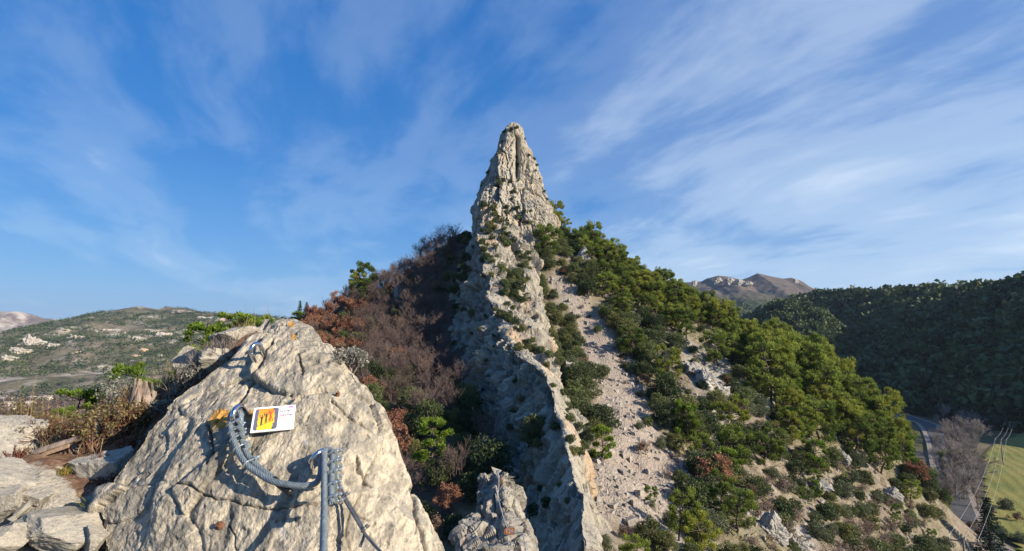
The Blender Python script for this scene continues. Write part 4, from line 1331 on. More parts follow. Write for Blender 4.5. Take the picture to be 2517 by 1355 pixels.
# thinner safety cable, doubled, going down to the right
R3 = 0.0055
thinA = spline([slab_point(812, 1150, 0.05), slab_point(820, 1200, 0.055), slab_point(838, 1245, 0.06), slab_point(862, 1296, 0.08), slab_point(880, 1335, 0.10), slab_point(898, 1375, 0.12), slab_point(940, 1480, 0.2)], 120)
thinB = spline([slab_point(815, 1150, 0.045), slab_point(826, 1200, 0.05), slab_point(848, 1250, 0.055), slab_point(872, 1300, 0.075), slab_point(884, 1338, 0.095), slab_point(884, 1352, 0.09), slab_point(878, 1372, 0.08)], 120)
th_ = empty('safety_cable', slab_point(840, 1250, 0.0))
mb = MB(); rope(mb, thinA, R3, 0.05, 6); part('wire_rope', mb, M['steel_dark'], th_)
mb = MB(); rope(mb, thinB, R3, 0.05, 6); part('return_end', mb, M['steel_dark'], th_)
inv = Matrix.Translation(-Vector(th_.location))
for fr, m_ in ((0.30, M['bright']), (0.60, M['steel_dark'])):
    c = clamp(th_, thinA, int(fr * 119), R3, True, 1.2, mat=m_, side=(1, 0, 0.5))
    c.matrix_parent_inverse = inv
tag(th_, 'thinner doubled safety cable slanting down to the right of the bridge cable', 'cable')

# rusty bolt heads left in the rock
for px, py, r_, lab in [(756, 1049, 0.006, 'small rusty bolt head just right of the sign'), (540, 1292, 0.010, 'rusty anchor stud low on the left of the slab'), (830, 970, 0.007, 'dark drilled bolt high on the right of the slab')]:
    e = empty('bolt', slab_point(px, py, -0.012))
    up = slab_point(px, py, 1.0) - slab_point(px, py, 0.0)
    obj('washer', MB().tube([up * 0.0, up * 0.016], r_ * 1.5, 10).mesh('washer', M['rust_iron'], True), e)
    obj('head', MB().tube([up * 0.014, up * 0.028], r_, 6).mesh('head', M['rust_iron'], False), e)
    tag(e, lab, 'bolt')

# ---------------------------------------------------------------- the sign
_y0 = float(slab_Y(626, 1003)) - 0.062
TL, TR, BL = P(625, 1003, _y0), P(727, 995, _y0 + 0.047), P(640, 1062, _y0 - 0.072)
ux = TR - TL; SW = np.linalg.norm(ux); ux /= SW
vy = TL - BL; vy -= ux * np.dot(vy, ux); SHh = np.linalg.norm(vy); vy /= SHh
nz_ = np.cross(ux, vy)
sign = empty('sign', BL)
RS = Matrix((ux, vy, nz_)).transposed().to_4x4()
sign.matrix_world = Matrix.Translation(Vector(TL - vy * SHh)) @ RS
SK = 0.0


def flatm(name, col, rough=0.4):
    return plain(name, col, rough, 0.0, 0.04, 30, 0.4)


M['s_white'] = flatm('sign_white', (0.82, 0.81, 0.80)); M['s_slate'] = flatm('sign_slate', (0.13, 0.13, 0.18)); M['s_dark'] = flatm('sign_black', (0.06, 0.05, 0.05))
M['s_red'] = flatm('sign_red', (0.62, 0.10, 0.05)); M['s_purple'] = flatm('sign_purple', (0.33, 0.10, 0.36)); M['s_maroon'] = flatm('sign_maroon', (0.36, 0.10, 0.14)); M['s_lilac'] = flatm('sign_lilac', (0.74, 0.58, 0.76)); M['s_grey'] = flatm('sign_grey', (0.25, 0.24, 0.26))
m, g, b = newmat('sign_yellow_orange')
zc = g.n('ShaderNodeSeparateXYZ', {0: g.n('ShaderNodeTexCoord').outputs['Object']}).outputs[1]
link(g, g.ramp(g.math('DIVIDE', zc, float(SHh)), [(0.15, (0.86, 0.62, 0.04)), (0.5, (0.85, 0.48, 0.03)), (0.9, (0.82, 0.26, 0.03))]), b.inputs['Base Color'])
b.inputs['Roughness'].default_value = 0.4
M['s_yellow'] = m


def xy(u, v):
    """panel coordinates 0..1 to metres, with the panel's lean"""
    return (u * SW + SK * (1 - v) * SHh * 0.35, v * SHh)


def flat_part(name, polys, mat, lay):
    V = []; F = []
    me = bpy.data.meshes.new(name)
    vs = []; fs = []
    for poly in polys:
        i0 = len(vs)
        vs += [(*xy(u, v), lay) for u, v in poly]
        fs.append(list(range(i0, i0 + len(poly))))
    me.from_pydata(vs, [], fs); me.materials.append(mat); me.update()
    return obj(name, me, sign)


def rrect(u0, v0, u1, v1, r, asp=1.0):
    o_ = []
    for cx_, cy_, a0 in ((u1 - r, v1 - r * asp, 0), (u0 + r, v1 - r * asp, 90), (u0 + r, v0 + r * asp, 180), (u1 - r, v0 + r * asp, 270)):
        for a in range(0, 91, 30):
            o_.append((cx_ + r * math.cos(math.radians(a0 + a)), cy_ + r * asp * math.sin(math.radians(a0 + a))))
    return o_


pan = bpy.data.meshes.new('panel')
c4 = [xy(0, 0), xy(1, 0), xy(1, 1), xy(0, 1)]
pan.from_pydata([(*c, -0.004) for c in c4] + [(*c, 0.0) for c in c4], [], [(3, 2, 1, 0), (4, 5, 6, 7), (0, 1, 5, 4), (1, 2, 6, 5), (2, 3, 7, 6), (3, 0, 4, 7)])
pan.materials.append(M['s_white']); pan.update()
obj('panel', pan, sign)
flat_part('picture', [rrect(0.05, 0.07, 0.60, 0.93, 0.05, SW / SHh)], M['s_yellow'], 0.0004)
cl_l = [(0.05, 0.16), (0.06, 0.10), (0.10, 0.07), (0.145, 0.07), (0.13, 0.18), (0.15, 0.26), (0.125, 0.38), (0.135, 0.5), (0.12, 0.62), (0.135, 0.72), (0.125, 0.84), (0.13, 0.93), (0.10, 0.93), (0.06, 0.90), (0.05, 0.84)]
cl_r = [(0.60, 0.16), (0.60, 0.84), (0.59, 0.90), (0.55, 0.93), (0.475, 0.93), (0.50, 0.86), (0.505, 0.74), (0.525, 0.62), (0.515, 0.50), (0.53, 0.40), (0.525, 0.33), (0.49, 0.30), (0.50, 0.20), (0.48, 0.12), (0.485, 0.07), (0.55, 0.07), (0.59, 0.10)]
flat_part('cliff_silhouette', [cl_l], M['s_slate'], 0.0008)
flat_part('cliff_silhouette', [cl_r], M['s_slate'], 0.0008)


def bar(p0, p1, w):
    (x0, y0), (x1, y1) = p0, p1
    dx_, dy2 = (x1 - x0) * SW, (y1 - y0) * SHh
    l_ = math.hypot(dx_, dy2)
    ox, oy = -dy2 / l_ * w / SW, dx_ / l_ * w / SHh
    return [(x0 - ox, y0 - oy), (x1 - ox, y1 - oy), (x1 + ox, y1 + oy), (x0 + ox, y0 + oy)]


def climber(u, v, s):
    hd = [(u + 0.017 * s * math.cos(a), v + 0.40 * s + 0.032 * s * math.sin(a)) for a in np.linspace(0, 6.283, 9)[:-1]]
    w = 0.0011
    return [hd, [(u - 0.028 * s, v + 0.36 * s), (u + 0.028 * s, v + 0.36 * s), (u + 0.014 * s, v + 0.17 * s), (u - 0.014 * s, v + 0.17 * s)],
            bar((u - 0.025 * s, v + 0.34 * s), (u - 0.055 * s, v + 0.36 * s), w), bar((u - 0.055 * s, v + 0.36 * s), (u - 0.05 * s, v + 0.46 * s), w),
            bar((u + 0.025 * s, v + 0.34 * s), (u + 0.05 * s, v + 0.38 * s), w), bar((u + 0.05 * s, v + 0.38 * s), (u + 0.045 * s, v + 0.48 * s), w),
            bar((u - 0.008 * s, v + 0.18 * s), (u - 0.014 * s, v), w * 1.3), bar((u + 0.008 * s, v + 0.18 * s), (u + 0.018 * s, v + 0.02 * s), w * 1.3)]


for (u, v), mt in (((0.225, 0.235), 'dark'), ((0.325, 0.33), 'dark'), ((0.42, 0.39), 'red')):
    flat_part('climber', climber(u, v, 1.0), M['s_' + mt], 0.0012)
flat_part('red_cross', [bar((0.36, 0.86), (0.49, 0.42), 0.0010), bar((0.47, 0.84), (0.385, 0.42), 0.0010)], M['s_red'], 0.0015)
flat_part('rope_line', [bar((0.135, 0.20), (0.51, 0.43), 0.0009)], M['s_dark'], 0.0010)
flat_part('knob', [[(0.49 + 0.016 * math.cos(a), 0.88 + 0.03 * math.sin(a)) for a in np.linspace(0, 6.283, 11)[:-1]]], M['s_dark'], 0.0012)
flat_part('knob', [[(0.495 + 0.016 * math.cos(a), 0.13 + 0.03 * math.sin(a)) for a in np.linspace(0, 6.283, 11)[:-1]]], M['s_dark'], 0.0012)
flat_part('logo_plate', [[(0.815, 0.855), (0.955, 0.855), (0.955, 0.955), (0.815, 0.955)]], M['s_lilac'], 0.0004)
flat_part('logo_mark', [[(0.83, 0.90), (0.95, 0.90), (0.945, 0.945), (0.84, 0.945)]], M['s_purple'], 0.0008)
flat_part('small_frame', [bar((0.62, 0.06), (0.95, 0.06), 0.0004), bar((0.62, 0.27), (0.95, 0.27), 0.0004), bar((0.62, 0.06), (0.62, 0.27), 0.0004), bar((0.95, 0.06), (0.95, 0.27), 0.0004)], M['s_grey'], 0.0004)
flat_part('small_print', [bar((0.75, 0.245), (0.94, 0.245), 0.0007), bar((0.80, 0.165), (0.94, 0.165), 0.0007), bar((0.85, 0.10), (0.94, 0.10), 0.0007), bar((0.64, 0.20), (0.78, 0.20), 0.0004)], M['s_grey'], 0.0006)


def text_part(name, txt, u0, v0, width, height, mat):
    cu = bpy.data.curves.new(name, 'FONT')
    cu.body = txt; cu.size = 1.0; cu.resolution_u = 2
    to_ = bpy.data.objects.new('tmp', cu); COL.objects.link(to_)
    dg = bpy.context.evaluated_depsgraph_get()
    me = bpy.data.meshes.new_from_object(to_.evaluated_get(dg))
    bpy.data.objects.remove(to_); bpy.data.curves.remove(cu)
    n = len(me.vertices); co = np.zeros(n * 3); me.vertices.foreach_get('co', co); co = co.reshape(-1, 3)
    mn, mx = co.min(0), co.max(0)
    uu = u0 + (co[:, 0] - mn[0]) / (mx[0] - mn[0]) * width
    vv = v0 + co[:, 1] / 0.75 * height
    X = uu * SW + SK * (1 - vv) * SHh * 0.35
    me.vertices.foreach_set('co', np.stack([X, vv * SHh, np.full(n, 0.0009)], -1).ravel().astype(np.float32))
    me.materials.clear(); me.materials.append(mat); me.name = name; me.update()
    return obj(name, me, sign)


text_part('lettering', 'Pont de singe', 0.625, 0.735, 0.26, 0.10, M['s_dark'])
text_part('lettering', 'Monkey bridge', 0.635, 0.565, 0.30, 0.10, M['s_maroon'])
text_part('lettering', 'Max 2 personnes', 0.635, 0.435, 0.22, 0.065, M['s_grey'])
text_part('lettering', 'Max 2 persons', 0.64, 0.33, 0.18, 0.065, M['s_grey'])
for u_, v_ in ((0.1, 0.5), (0.9, 0.5)):                                     # stand-offs behind the panel
    x_, y_ = xy(u_, v_)
    obj('stand_off', MB().tube([(x_, y_, -0.05), (x_, y_, -0.004)], 0.008, 8).mesh('stand_off', M['steel_dark'], True), sign)
tag(sign, 'white sign with orange picture of three climbers reading Pont de singe, Monkey bridge', 'sign')

# ---- plate and cable on the rock tooth
pp = P(1252, 1306, 12.15)
pe = empty('plate', pp, (math.radians(55), 0, 0))
obj('board', MB().box((0, 0, 0), (0.12, 0, 0), (0, 0.075, 0), (0, 0, 0.012)).mesh('board', plain('brown_plate', (0.20, 0.08, 0.035), 0.6), False), pe)
for k in (-0.06, 0.0, 0.06):
    obj('mark', MB().box((k, 0, 0.014), (0.012, 0, 0), (0, 0.045, 0), (0, 0, 0.002)).mesh('mark', plain('plate_mark', (0.42, 0.22, 0.12), 0.6), False), pe)
tag(pe, 'small brown plate fixed to the rock tooth', 'plate')
tc_ = spline([P(1224, 1160, 15.8), P(1226, 1180, 15.4), P(1225, 1208, 14.7), P(1222, 1215, 14.4), P(1243, 1290, 12.3), P(1262, 1310, 11.9), P(1282, 1310, 11.8), P(1290, 1335, 11.3), P(1300, 1400, 10.2)], 80)
o = obj('safety_cable', MB().tube(tc_, 0.012, 6).mesh('safety_cable', M['wire'], True))
tag(o, 'thin pale cable strung down the rock tooth', 'cable')
e = empty('eye_bolt', P(1224, 1168, 16.1))
obj('stud', MB().tube([(0, 0, -0.3), (0, 0, 0.05)], 0.018, 8).mesh('stud', M['bright'], True), e)
obj('ring', MB().tube([(0.05 * math.cos(a), 0, 0.09 + 0.05 * math.sin(a)) for a in np.linspace(0, 6.283, 17)], 0.014, 8).mesh('ring', M['bright'], True), e)
tag(e, 'tiny steel eye bolt on the crown of the rock tooth', 'eye bolt')

# ================================================================ VEGETATION
def leaf_quads(C, length, width, rng, up=0.0, droop=None, dirs=None):
    n = len(C)
    t = rng.normal(size=(n, 3)) if dirs is None else dirs + rng.normal(size=(n, 3)) * 0.45
    t[:, 2] += up
    t /= np.linalg.norm(t, axis=1)[:, None]
    r = rng.normal(size=(n, 3))
    b = np.cross(t, r); b /= np.maximum(np.linalg.norm(b, axis=1)[:, None], 1e-6)
    L = (length * rng.uniform(0.6, 1.3, n))[:, None] * 0.5
    Wd = (width * rng.uniform(0.6, 1.3, n))[:, None] * 0.5
    V = np.stack([C - t * L, C + b * Wd, C + t * L, C - b * Wd], 1).reshape(-1, 3)
    F = np.arange(4 * n).reshape(-1, 4)
    return V, F


def clump_points(rng, c, r, n, hollow=0.55):
    d = rng.normal(size=(n, 3)); d /= np.linalg.norm(d, axis=1)[:, None]
    rad = (hollow + (1 - hollow) * rng.random(n)) ** 0.8
    return np.asarray(c) + d * rad[:, None] * np.asarray(r), d


def limb(rng, p0, p1, sag=0.0, n=6, wob=0.05):
    t = np.linspace(0, 1, n)[:, None]
    p = np.asarray(p0) * (1 - t) + np.asarray(p1) * t
    L = np.linalg.norm(np.asarray(p1) - np.asarray(p0))
    p[1:-1] += rng.normal(size=(n - 2, 3)) * wob * L
    p[:, 2] += (np.sin(math.pi * t) * sag * L)[:, 0]
    return p


def make_pine(seed, h=7.0, spread=2.4, bare=0.30, nclump=26, per=170, leafmat='pine', lean=0.1):
    """umbrella-crowned pine: leaning trunk, limbs, tufted clumps of needles"""
    rng = np.random.default_rng(seed)
    tr = MB(); cr_ = MB()
    top = np.array([rng.normal() * lean * h, rng.normal() * lean * h, h * 0.93])
    trunk = limb(rng, (0, 0, -0.5), top, 0, 9, 0.018)
    r0 = h * 0.022 + 0.03
    tr.tube(trunk, np.linspace(r0, r0 * 0.22, 9), 7, tint=0.4)
    for k in range(nclump):
        f = bare + (1 - bare) * ((k + rng.random()) / nclump)
        base = trunk[int(f * 8)]
        a = k * 2.4 + rng.normal() * 0.5
        env = spread * (0.45 + 0.75 * math.sin(math.pi * min(1, (f - bare) / (1 - bare) * 0.78 + 0.14)))
        rad = env * rng.uniform(0.45, 1.0)
        c = base + np.array([math.cos(a) * rad, math.sin(a) * rad, rng.uniform(-0.1, 0.65) * rad + 0.1])
        tr.tube(limb(rng, base, c, -0.04, 5, 0.04), np.linspace(r0 * 0.38, r0 * 0.10, 5), 4, cap=False, tint=rng.uniform(0.2, 0.8))
        cr = spread * rng.uniform(0.20, 0.38)
        C, d = clump_points(rng, c, (cr, cr, cr * rng.uniform(0.6, 1.0)), per, 0.3)
        V, F = leaf_quads(C, 0.40 * (h / 7) ** 0.5, 0.13 * (h / 7) ** 0.5, rng, up=0.55, dirs=d)
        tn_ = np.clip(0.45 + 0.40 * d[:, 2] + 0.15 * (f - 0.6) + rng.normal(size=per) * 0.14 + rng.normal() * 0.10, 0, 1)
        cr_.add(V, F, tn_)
    return tr, cr_, 'bark', leafmat


def make_oak(seed, h=3.2, w=1.9, nclump=24, per=170, leafmat='oak', leaf=0.20):
    """dense evergreen oak: short stems, irregular dome of small leaves to the ground"""
    rng = np.random.default_rng(seed)
    tr = MB(); cr_ = MB()
    for k in range(3):
        a = rng.random() * 6.28
        p = np.array([math.cos(a) * w * 0.35, math.sin(a) * w * 0.35, h * 0.72])
        tr.tube(limb(rng, (0, 0, -0.4), p, 0, 5, 0.05), np.linspace(0.035 * h, 0.010 * h, 5), 5, tint=0.4)
    for k in range(nclump):
        a = k * 2.4; f = (k + 0.5) / nclump
        z = h * (0.18 + 0.68 * f)
        env = w * math.sqrt(max(0.05, 1 - ((f - 0.25) / 0.85) ** 2)) * 0.85
        rad = env * math.sqrt(rng.uniform(0.1, 1.0))
        c = np.array([math.cos(a) * rad, math.sin(a) * rad, z * rng.uniform(0.85, 1.12)])
        r = w * rng.uniform(0.26, 0.44)
        tr.tube(limb(rng, (0, 0, h * 0.2), c, 0, 4, 0.06), np.linspace(0.014 * h, 0.006 * h, 4), 4, cap=False, tint=rng.random())
        C, d = clump_points(rng, c, (r, r, r * 0.85), per, 0.45)
        C[:, 2] = np.maximum(C[:, 2], 0.02)
        V, F = leaf_quads(C, leaf, leaf * 0.62, rng, up=0.2)
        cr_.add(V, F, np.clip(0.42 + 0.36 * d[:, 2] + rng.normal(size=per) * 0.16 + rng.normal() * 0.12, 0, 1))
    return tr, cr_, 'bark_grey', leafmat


def grow(rng, mb, p, d, L, r, depth, spread=0.55, up=0.12, kids=(3, 4), tips=None, sides=4, minr=0.012):
    n = 4
    q_ = p + d * L
    path = limb(rng, p, q_, 0.0, n, 0.05)
    mb.tube(path, np.linspace(r, r * 0.62, n), sides if r > 0.03 else 3, cap=False, tint=np.clip(0.75 - 0.15 * depth + rng.normal() * 0.15, 0, 1))
    if depth == 0:
        if tips is not None:
            tips.append(path[-1]); tips.append(path[2])
        return
    for k in range(rng.integers(kids[0], kids[1] + 1)):
        t = rng.uniform(0.45, 1.0)
        b = path[min(n - 1, int(t * n))]
        nd = d + rng.normal(size=3) * spread; nd[2] += up; nd /= np.linalg.norm(nd)
        grow(rng, mb, b, nd, L * rng.uniform(0.55, 0.82), max(r * 0.55, minr), depth - 1, spread, up, kids, tips, sides, minr)


def make_bare(seed, h=4.5, stems=3, depth=4, spread=0.42, twigmat='twig', leaves=0, leafmat='rust', leaf=0.22, r=0.05, minr=0.014):
    rng = np.random.default_rng(seed)
    tr = MB(); tw = MB(); tips = []
    for k in range(stems):
        a = rng.random() * 6.28; ln = 0.30 if stems > 1 else 0.06
        d = np.array([math.cos(a) * ln, math.sin(a) * ln, 1.0]); d /= np.linalg.norm(d)
        path = limb(rng, (0, 0, -0.4), d * h * 0.34, 0, 5, 0.03)
        tr.tube(path, np.linspace(r, r * 0.7, 5), 6, cap=False, tint=0.5)
        for j in range(3 if stems > 1 else 5):
            nd = d + rng.normal(size=3) * spread; nd[2] = abs(nd[2]) + 0.1; nd /= np.linalg.norm(nd)
            grow(rng, tw, path[rng.integers(2, 5)], nd, h * 0.28, r * 0.6, depth - 1, spread, 0.10, (3, 4), tips, 4, minr)
    lv = None
    if leaves:
        tips = np.array(tips)
        C = tips[rng.integers(0, len(tips), leaves)] + rng.normal(size=(leaves, 3)) * 0.16
        lv = MB()
        V, F = leaf_quads(C, leaf, leaf * 0.65, rng)
        lv.add(V, F, rng.random(leaves) * 0.8 + 0.1)
    return tr, tw, twigmat, lv, leafmat


def make_fir(seed, h=9.0, w=1.9, leafmat='pine_dark'):
    rng = np.random.default_rng(seed)
    tr = MB(); cr_ = MB()
    tr.tube([(0, 0, -0.4), (0, 0, h * 0.5), (0, 0, h)], [0.022 * h, 0.012 * h, 0.002 * h], 7, tint=0.4)
    nl = 24
    for k in range(nl):
        f = k / nl
        z = h * (0.10 + 0.88 * f)
        rad = w * (1 - f) ** 0.85 + 0.10
        for j in range(7):
            a = j * 6.283 / 7 + k * 1.1 + rng.normal() * 0.12
            L = rad * rng.uniform(0.75, 1.1)
            tip = np.array([math.cos(a) * L, math.sin(a) * L, z - 0.22 * L])
            n = int(26 * (0.35 + L / w))
            t = rng.random(n) ** 0.7
            C = np.array([0, 0, z])[None] * (1 - t)[:, None] + tip[None] * t[:, None] + rng.normal(size=(n, 3)) * np.array([0.10, 0.10, 0.05]) * (w / 1.9)
            dr = np.tile(np.array([math.cos(a), math.sin(a), -0.25]), (n, 1))
            V, F = leaf_quads(C, 0.34, 0.12, rng, dirs=dr)
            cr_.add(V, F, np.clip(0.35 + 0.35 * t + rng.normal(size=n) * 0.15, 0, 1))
    return tr, cr_, 'bark', leafmat


def protos(fn, seeds, **kw):
    out_ = []
    for s in seeds:
        r = fn(s, **kw)
        if len(r) == 5:
            tr, tw, tmat, lv, lmat = r
            parts = [('trunk', tr.mesh('trunk', M[tmat], True)), ('branches', tw.mesh('branches', M[tmat], True))]
            if lv is not None:
                parts.append(('crown', lv.mesh('crown', M[lmat], False)))
        else:
            tr, c, tmat, lmat = r
            parts = [('trunk', tr.mesh('trunk', M[tmat], True)), ('crown', c.mesh('crown', M[lmat], False))]
        out_.append(parts)
    return out_


PR = {
    'pine': protos(make_pine, range(100, 105)),
    'pine_young': protos(make_pine, (120, 121, 122), h=4.2, spread=1.25, bare=0.12, nclump=22, per=130, leafmat='lime', lean=0.03),
    'oak': protos(make_oak, range(200, 206)),
    'olive': protos(make_oak, (220, 221), h=2.6, w=1.7, leafmat='olive', leaf=0.17),
    'rust': protos(make_bare, (300, 301, 302), h=4.6, stems=3, depth=3, leaves=2600, leafmat='rust', twigmat='twig'),
    'brown': protos(make_bare, (310, 311), h=3.2, stems=3, depth=3, leaves=1300, leafmat='brown_leaf', twigmat='twig', leaf=0.18),
    'bare': protos(make_bare, (320, 321, 322, 323), h=4.8, stems=4, depth=4, twigmat='twig'),
    'poplar': protos(make_bare, (330, 331, 332), h=10.0, stems=1, depth=5, spread=0.30, twigmat='twig_grey', r=0.16, minr=0.034),
    'fir': protos(make_fir, (340, 341)),
    'bush': protos(make_oak, (230, 231, 232), h=1.5, w=1.0, nclump=15, per=110, leafmat='oak', leaf=0.16),
    'dry': protos(make_bare, (350, 351), h=1.3, stems=5, depth=3, leaves=420, leafmat='brown_leaf', twigmat='twig_grey', leaf=0.10, r=0.025),
}
NAMES = {'pine': 'pine_tree', 'pine_young': 'pine_tree', 'oak': 'evergreen_oak', 'olive': 'grey_leaved_shrub', 'rust': 'rusty_oak', 'brown': 'withered_shrub', 'bare': 'bare_tree', 'poplar': 'bare_tree', 'fir': 'fir_tree', 'bush': 'evergreen_bush', 'dry': 'dry_shrub'}
CATS = {'pine': 'pine tree', 'pine_young': 'pine tree', 'oak': 'oak', 'olive': 'shrub', 'rust': 'oak', 'brown': 'shrub', 'bare': 'bare tree', 'poplar': 'bare tree', 'fir': 'fir tree', 'bush': 'bush', 'dry': 'shrub'}
NPL = [0]


def plant(kd, loc, s, label, group=None, rz=None, tilt=0.0, sz=None):
    NPL[0] += 1
    parts = PR[kd][NPL[0] % len(PR[kd])]
    e = bpy.data.objects.new(NAMES[kd], None); COL.objects.link(e)
    e.empty_display_size = 0.2
    e.location = loc
    e.rotation_euler = (random.uniform(-1, 1) * tilt, random.uniform(-1, 1) * tilt, random.random() * 6.28 if rz is None else rz)
    e.scale = (s, s, s * (sz or random.uniform(0.85, 1.18)))
    for nm, me in parts:
        o = bpy.data.objects.new(nm, me); COL.objects.link(o); o.parent = e
    tag(e, label, CATS[kd], group)
    return e


def at_ground(px, py, far=142.0):
    for _ in range(40):
        p = ground_hit(px, py)
        if p[1] < far:
            break
        py += 4
    return (p[0], p[1], float(H(p[0], p[1])) - 0.05)


# ---------- single plants that stand out
SINGLE = [
    ('pine_young', 1062, 1140, 1.1, 'bright green young pine in the dark ravine right of the slab'),
    ('oak', 1078, 1205, 0.75, 'grey green oak just below the bright young pine in the ravine'),
    ('rust', 1100, 1275, 0.55, 'rust red bush at the ravine bottom beside the slab'),
    ('rust', 975, 910, 0.75, 'small rust red oak alone at the edge of the shaded ravine'),
    ('olive', 945, 900, 0.9, 'pale green shrub left of the lone rust red oak'),
    ('oak', 918, 960, 1.15, 'round olive green oak right of the slab top'),
    ('oak', 965, 960, 0.8, 'smaller green oak right of the round olive green oak'),
    ('oak', 1135, 1175, 0.7, 'dark oak at the foot of the shaded wall above the rock tooth'),
    ('oak', 1150, 1235, 0.55, 'dark oak in the gap left of the rock tooth'),
    ('bare', 1120, 1205, 0.7, 'leafless tree in the ravine left of the rock tooth'),
    ('oak', 1040, 1290, 0.5, 'dark oak low beside the slab in the ravine'),
    ('bush', 1120, 1330, 1.0, 'green bush at the picture bottom between slab and rock tooth'),
    ('bare', 1025, 1215, 0.6, 'leafless shrub beside the slab right edge'),
    ('brown', 1060, 1330, 0.6, 'brown shrub at the ravine bottom below the red bush'),
    ('oak', 1140, 1120, 0.7, 'dark oak under the hollow of the shaded wall'),
    ('oak', 1010, 1120, 0.6, 'dark oak between the slab and the bright ravine pine'),
    ('pine_young', 1690, 1090, 1.35, 'yellow green pine leaning over the lower right edge of the scree'),
    ('rust', 1765, 1215, 1.0, 'largest rust red oak among evergreens right of the scree'),
    ('pine', 1765, 900, 0.95, 'yellowish pine standing clear above the rocky slope'),
    ('pine_young', 1598, 1245, 0.42, 'single small green bush on the lower scree'),
    ('pine_young', 1995, 1165, 1.25, 'slim young pine on the open lower slope'),
    ('pine_young', 1790, 1195, 1.0, 'slim young pine beside the largest rust red oak'),
    ('pine', 1770, 1265, 0.5, 'low spreading pine above the dark boulder'),
    ('oak', 1725, 1345, 0.75, 'round grey green oak at the bottom right of the scree'),
    ('oak', 1595, 1345, 0.62, 'round oak at the foot of the scree'),
    ('rust', 1785, 955, 0.45, 'small red leaved shrub amid the rocky patch'),
    ('rust', 1800, 1010, 0.35, 'tiny red shrub below the rocky patch'),
    ('rust', 2240, 1190, 1.0, 'pinkish leafless shrub at the slope foot by the road'),
    ('rust', 1385, 680, 0.42, 'little red bush at the top of the scree'),
    ('brown', 1590, 1120, 0.7, 'brown withered shrub in the middle of the scree'),
    ('pine', 1345, 640, 1.15, 'pale trunked pine at the head of the scree beside the cliff'),
    ('pine', 1352, 565, 1.0, 'dark pine against the right foot of the summit tower'),
    ('pine', 1985, 960, 1.5, 'tall pine with dark trunk on the right of the slope'),
    ('pine_young', 1480, 1135, 0.85, 'thin sparse young pine at the left edge of the scree'),
    ('oak', 1640, 990, 1.2, 'broad dark oak casting shade on the middle of the scree'),
    ('oak', 1480, 935, 0.7, 'round bush right of the pale rock spur'),
    ('fir', 735, 780, 0.62, 'dark fir on the left skyline'),
    ('fir', 752, 772, 0.70, 'taller dark fir beside another on the left skyline'),
    ('fir', 690, 800, 0.5, 'dark fir farther left on the skyline above the slab'),
    ('pine', 872, 720, 0.95, 'green sunlit pine on the left skyline'),
    ('pine', 905, 705, 1.05, 'dark pine tallest on the left skyline'),
    ('pine', 888, 718, 0.85, 'yellow green pine between the two skyline pines on the left'),
]
for kd, px, py, s, lab in SINGLE:
    plant(kd, at_ground(px, py), s, lab)
e = plant('fir', (*on_floor(2440, 1440, -42.0)[:2], 0), 1.9, 'tall dark cedar in the lower right corner before the meadow', rz=0.4, sz=1.5)
cf = P(2440, 1400, 88.0); e.location = (cf[0], cf[1], float(H(cf[0], cf[1])) - 0.3)
kk = float(P(2440, 1215, 88.0)[2]) - e.location.z
e.scale = (1.45, 1.45, kk / 9.0)


def scatter(n, xr, yr, keep, zones, seed, mind):
    """world-space scatter with a minimum spacing"""
    rng = np.random.default_rng(seed)
    X = rng.uniform(*xr, n); Y = rng.uniform(*yr, n)
    Z = H(X, Y)
    px, py = proj(np.stack([X, Y, Z], -1))
    k = keep(X, Y, Z, px, py)
    pts = []
    cellm = {}
    for x, y, z, a, b in zip(X[k], Y[k], Z[k], px[k], py[k]):
        md = mind(a, b) if callable(mind) else mind
        cx_, cy_ = int(x / 3), int(y / 3)
        if any((x - q[0]) ** 2 + (y - q[1]) ** 2 < md * md for i in (-1, 0, 1) for j in (-1, 0, 1) for q in cellm.get((cx_ + i, cy_ + j), ())):
            continue
        cellm.setdefault((cx_, cy_), []).append((x, y))
        pts.append((x, y, z, a, b))
    return pts


SLOPE_R = [(1310, 560), (1380, 520), (1520, 590), (1640, 640), (1720, 690), (1870, 780), (2010, 840), (2140, 915), (2275, 1000), (2310, 1120), (2330, 1400), (1380, 1500), (1480, 1300), (1440, 1170), (1400, 1000), (1360, 900), (1330, 800), (1300, 690)]
ROCKY = [(1640, 880), (1740, 800), (1800, 900), (1790, 1000), (1650, 1000)]
OPEN = [(1880, 1180), (2050, 1130), (2200, 1200), (2300, 1330), (2320, 1500), (1800, 1500), (1830, 1300)]
FLATX = lambda x, y, z: z > floor_z(x, y) + 5


def keep_right(x, y, z, px, py):
    k = in_poly(px, py, SLOPE_R) & ~in_poly(x, y, SCREE) & FLATX(x, y, z) & (y > 24)
    return k


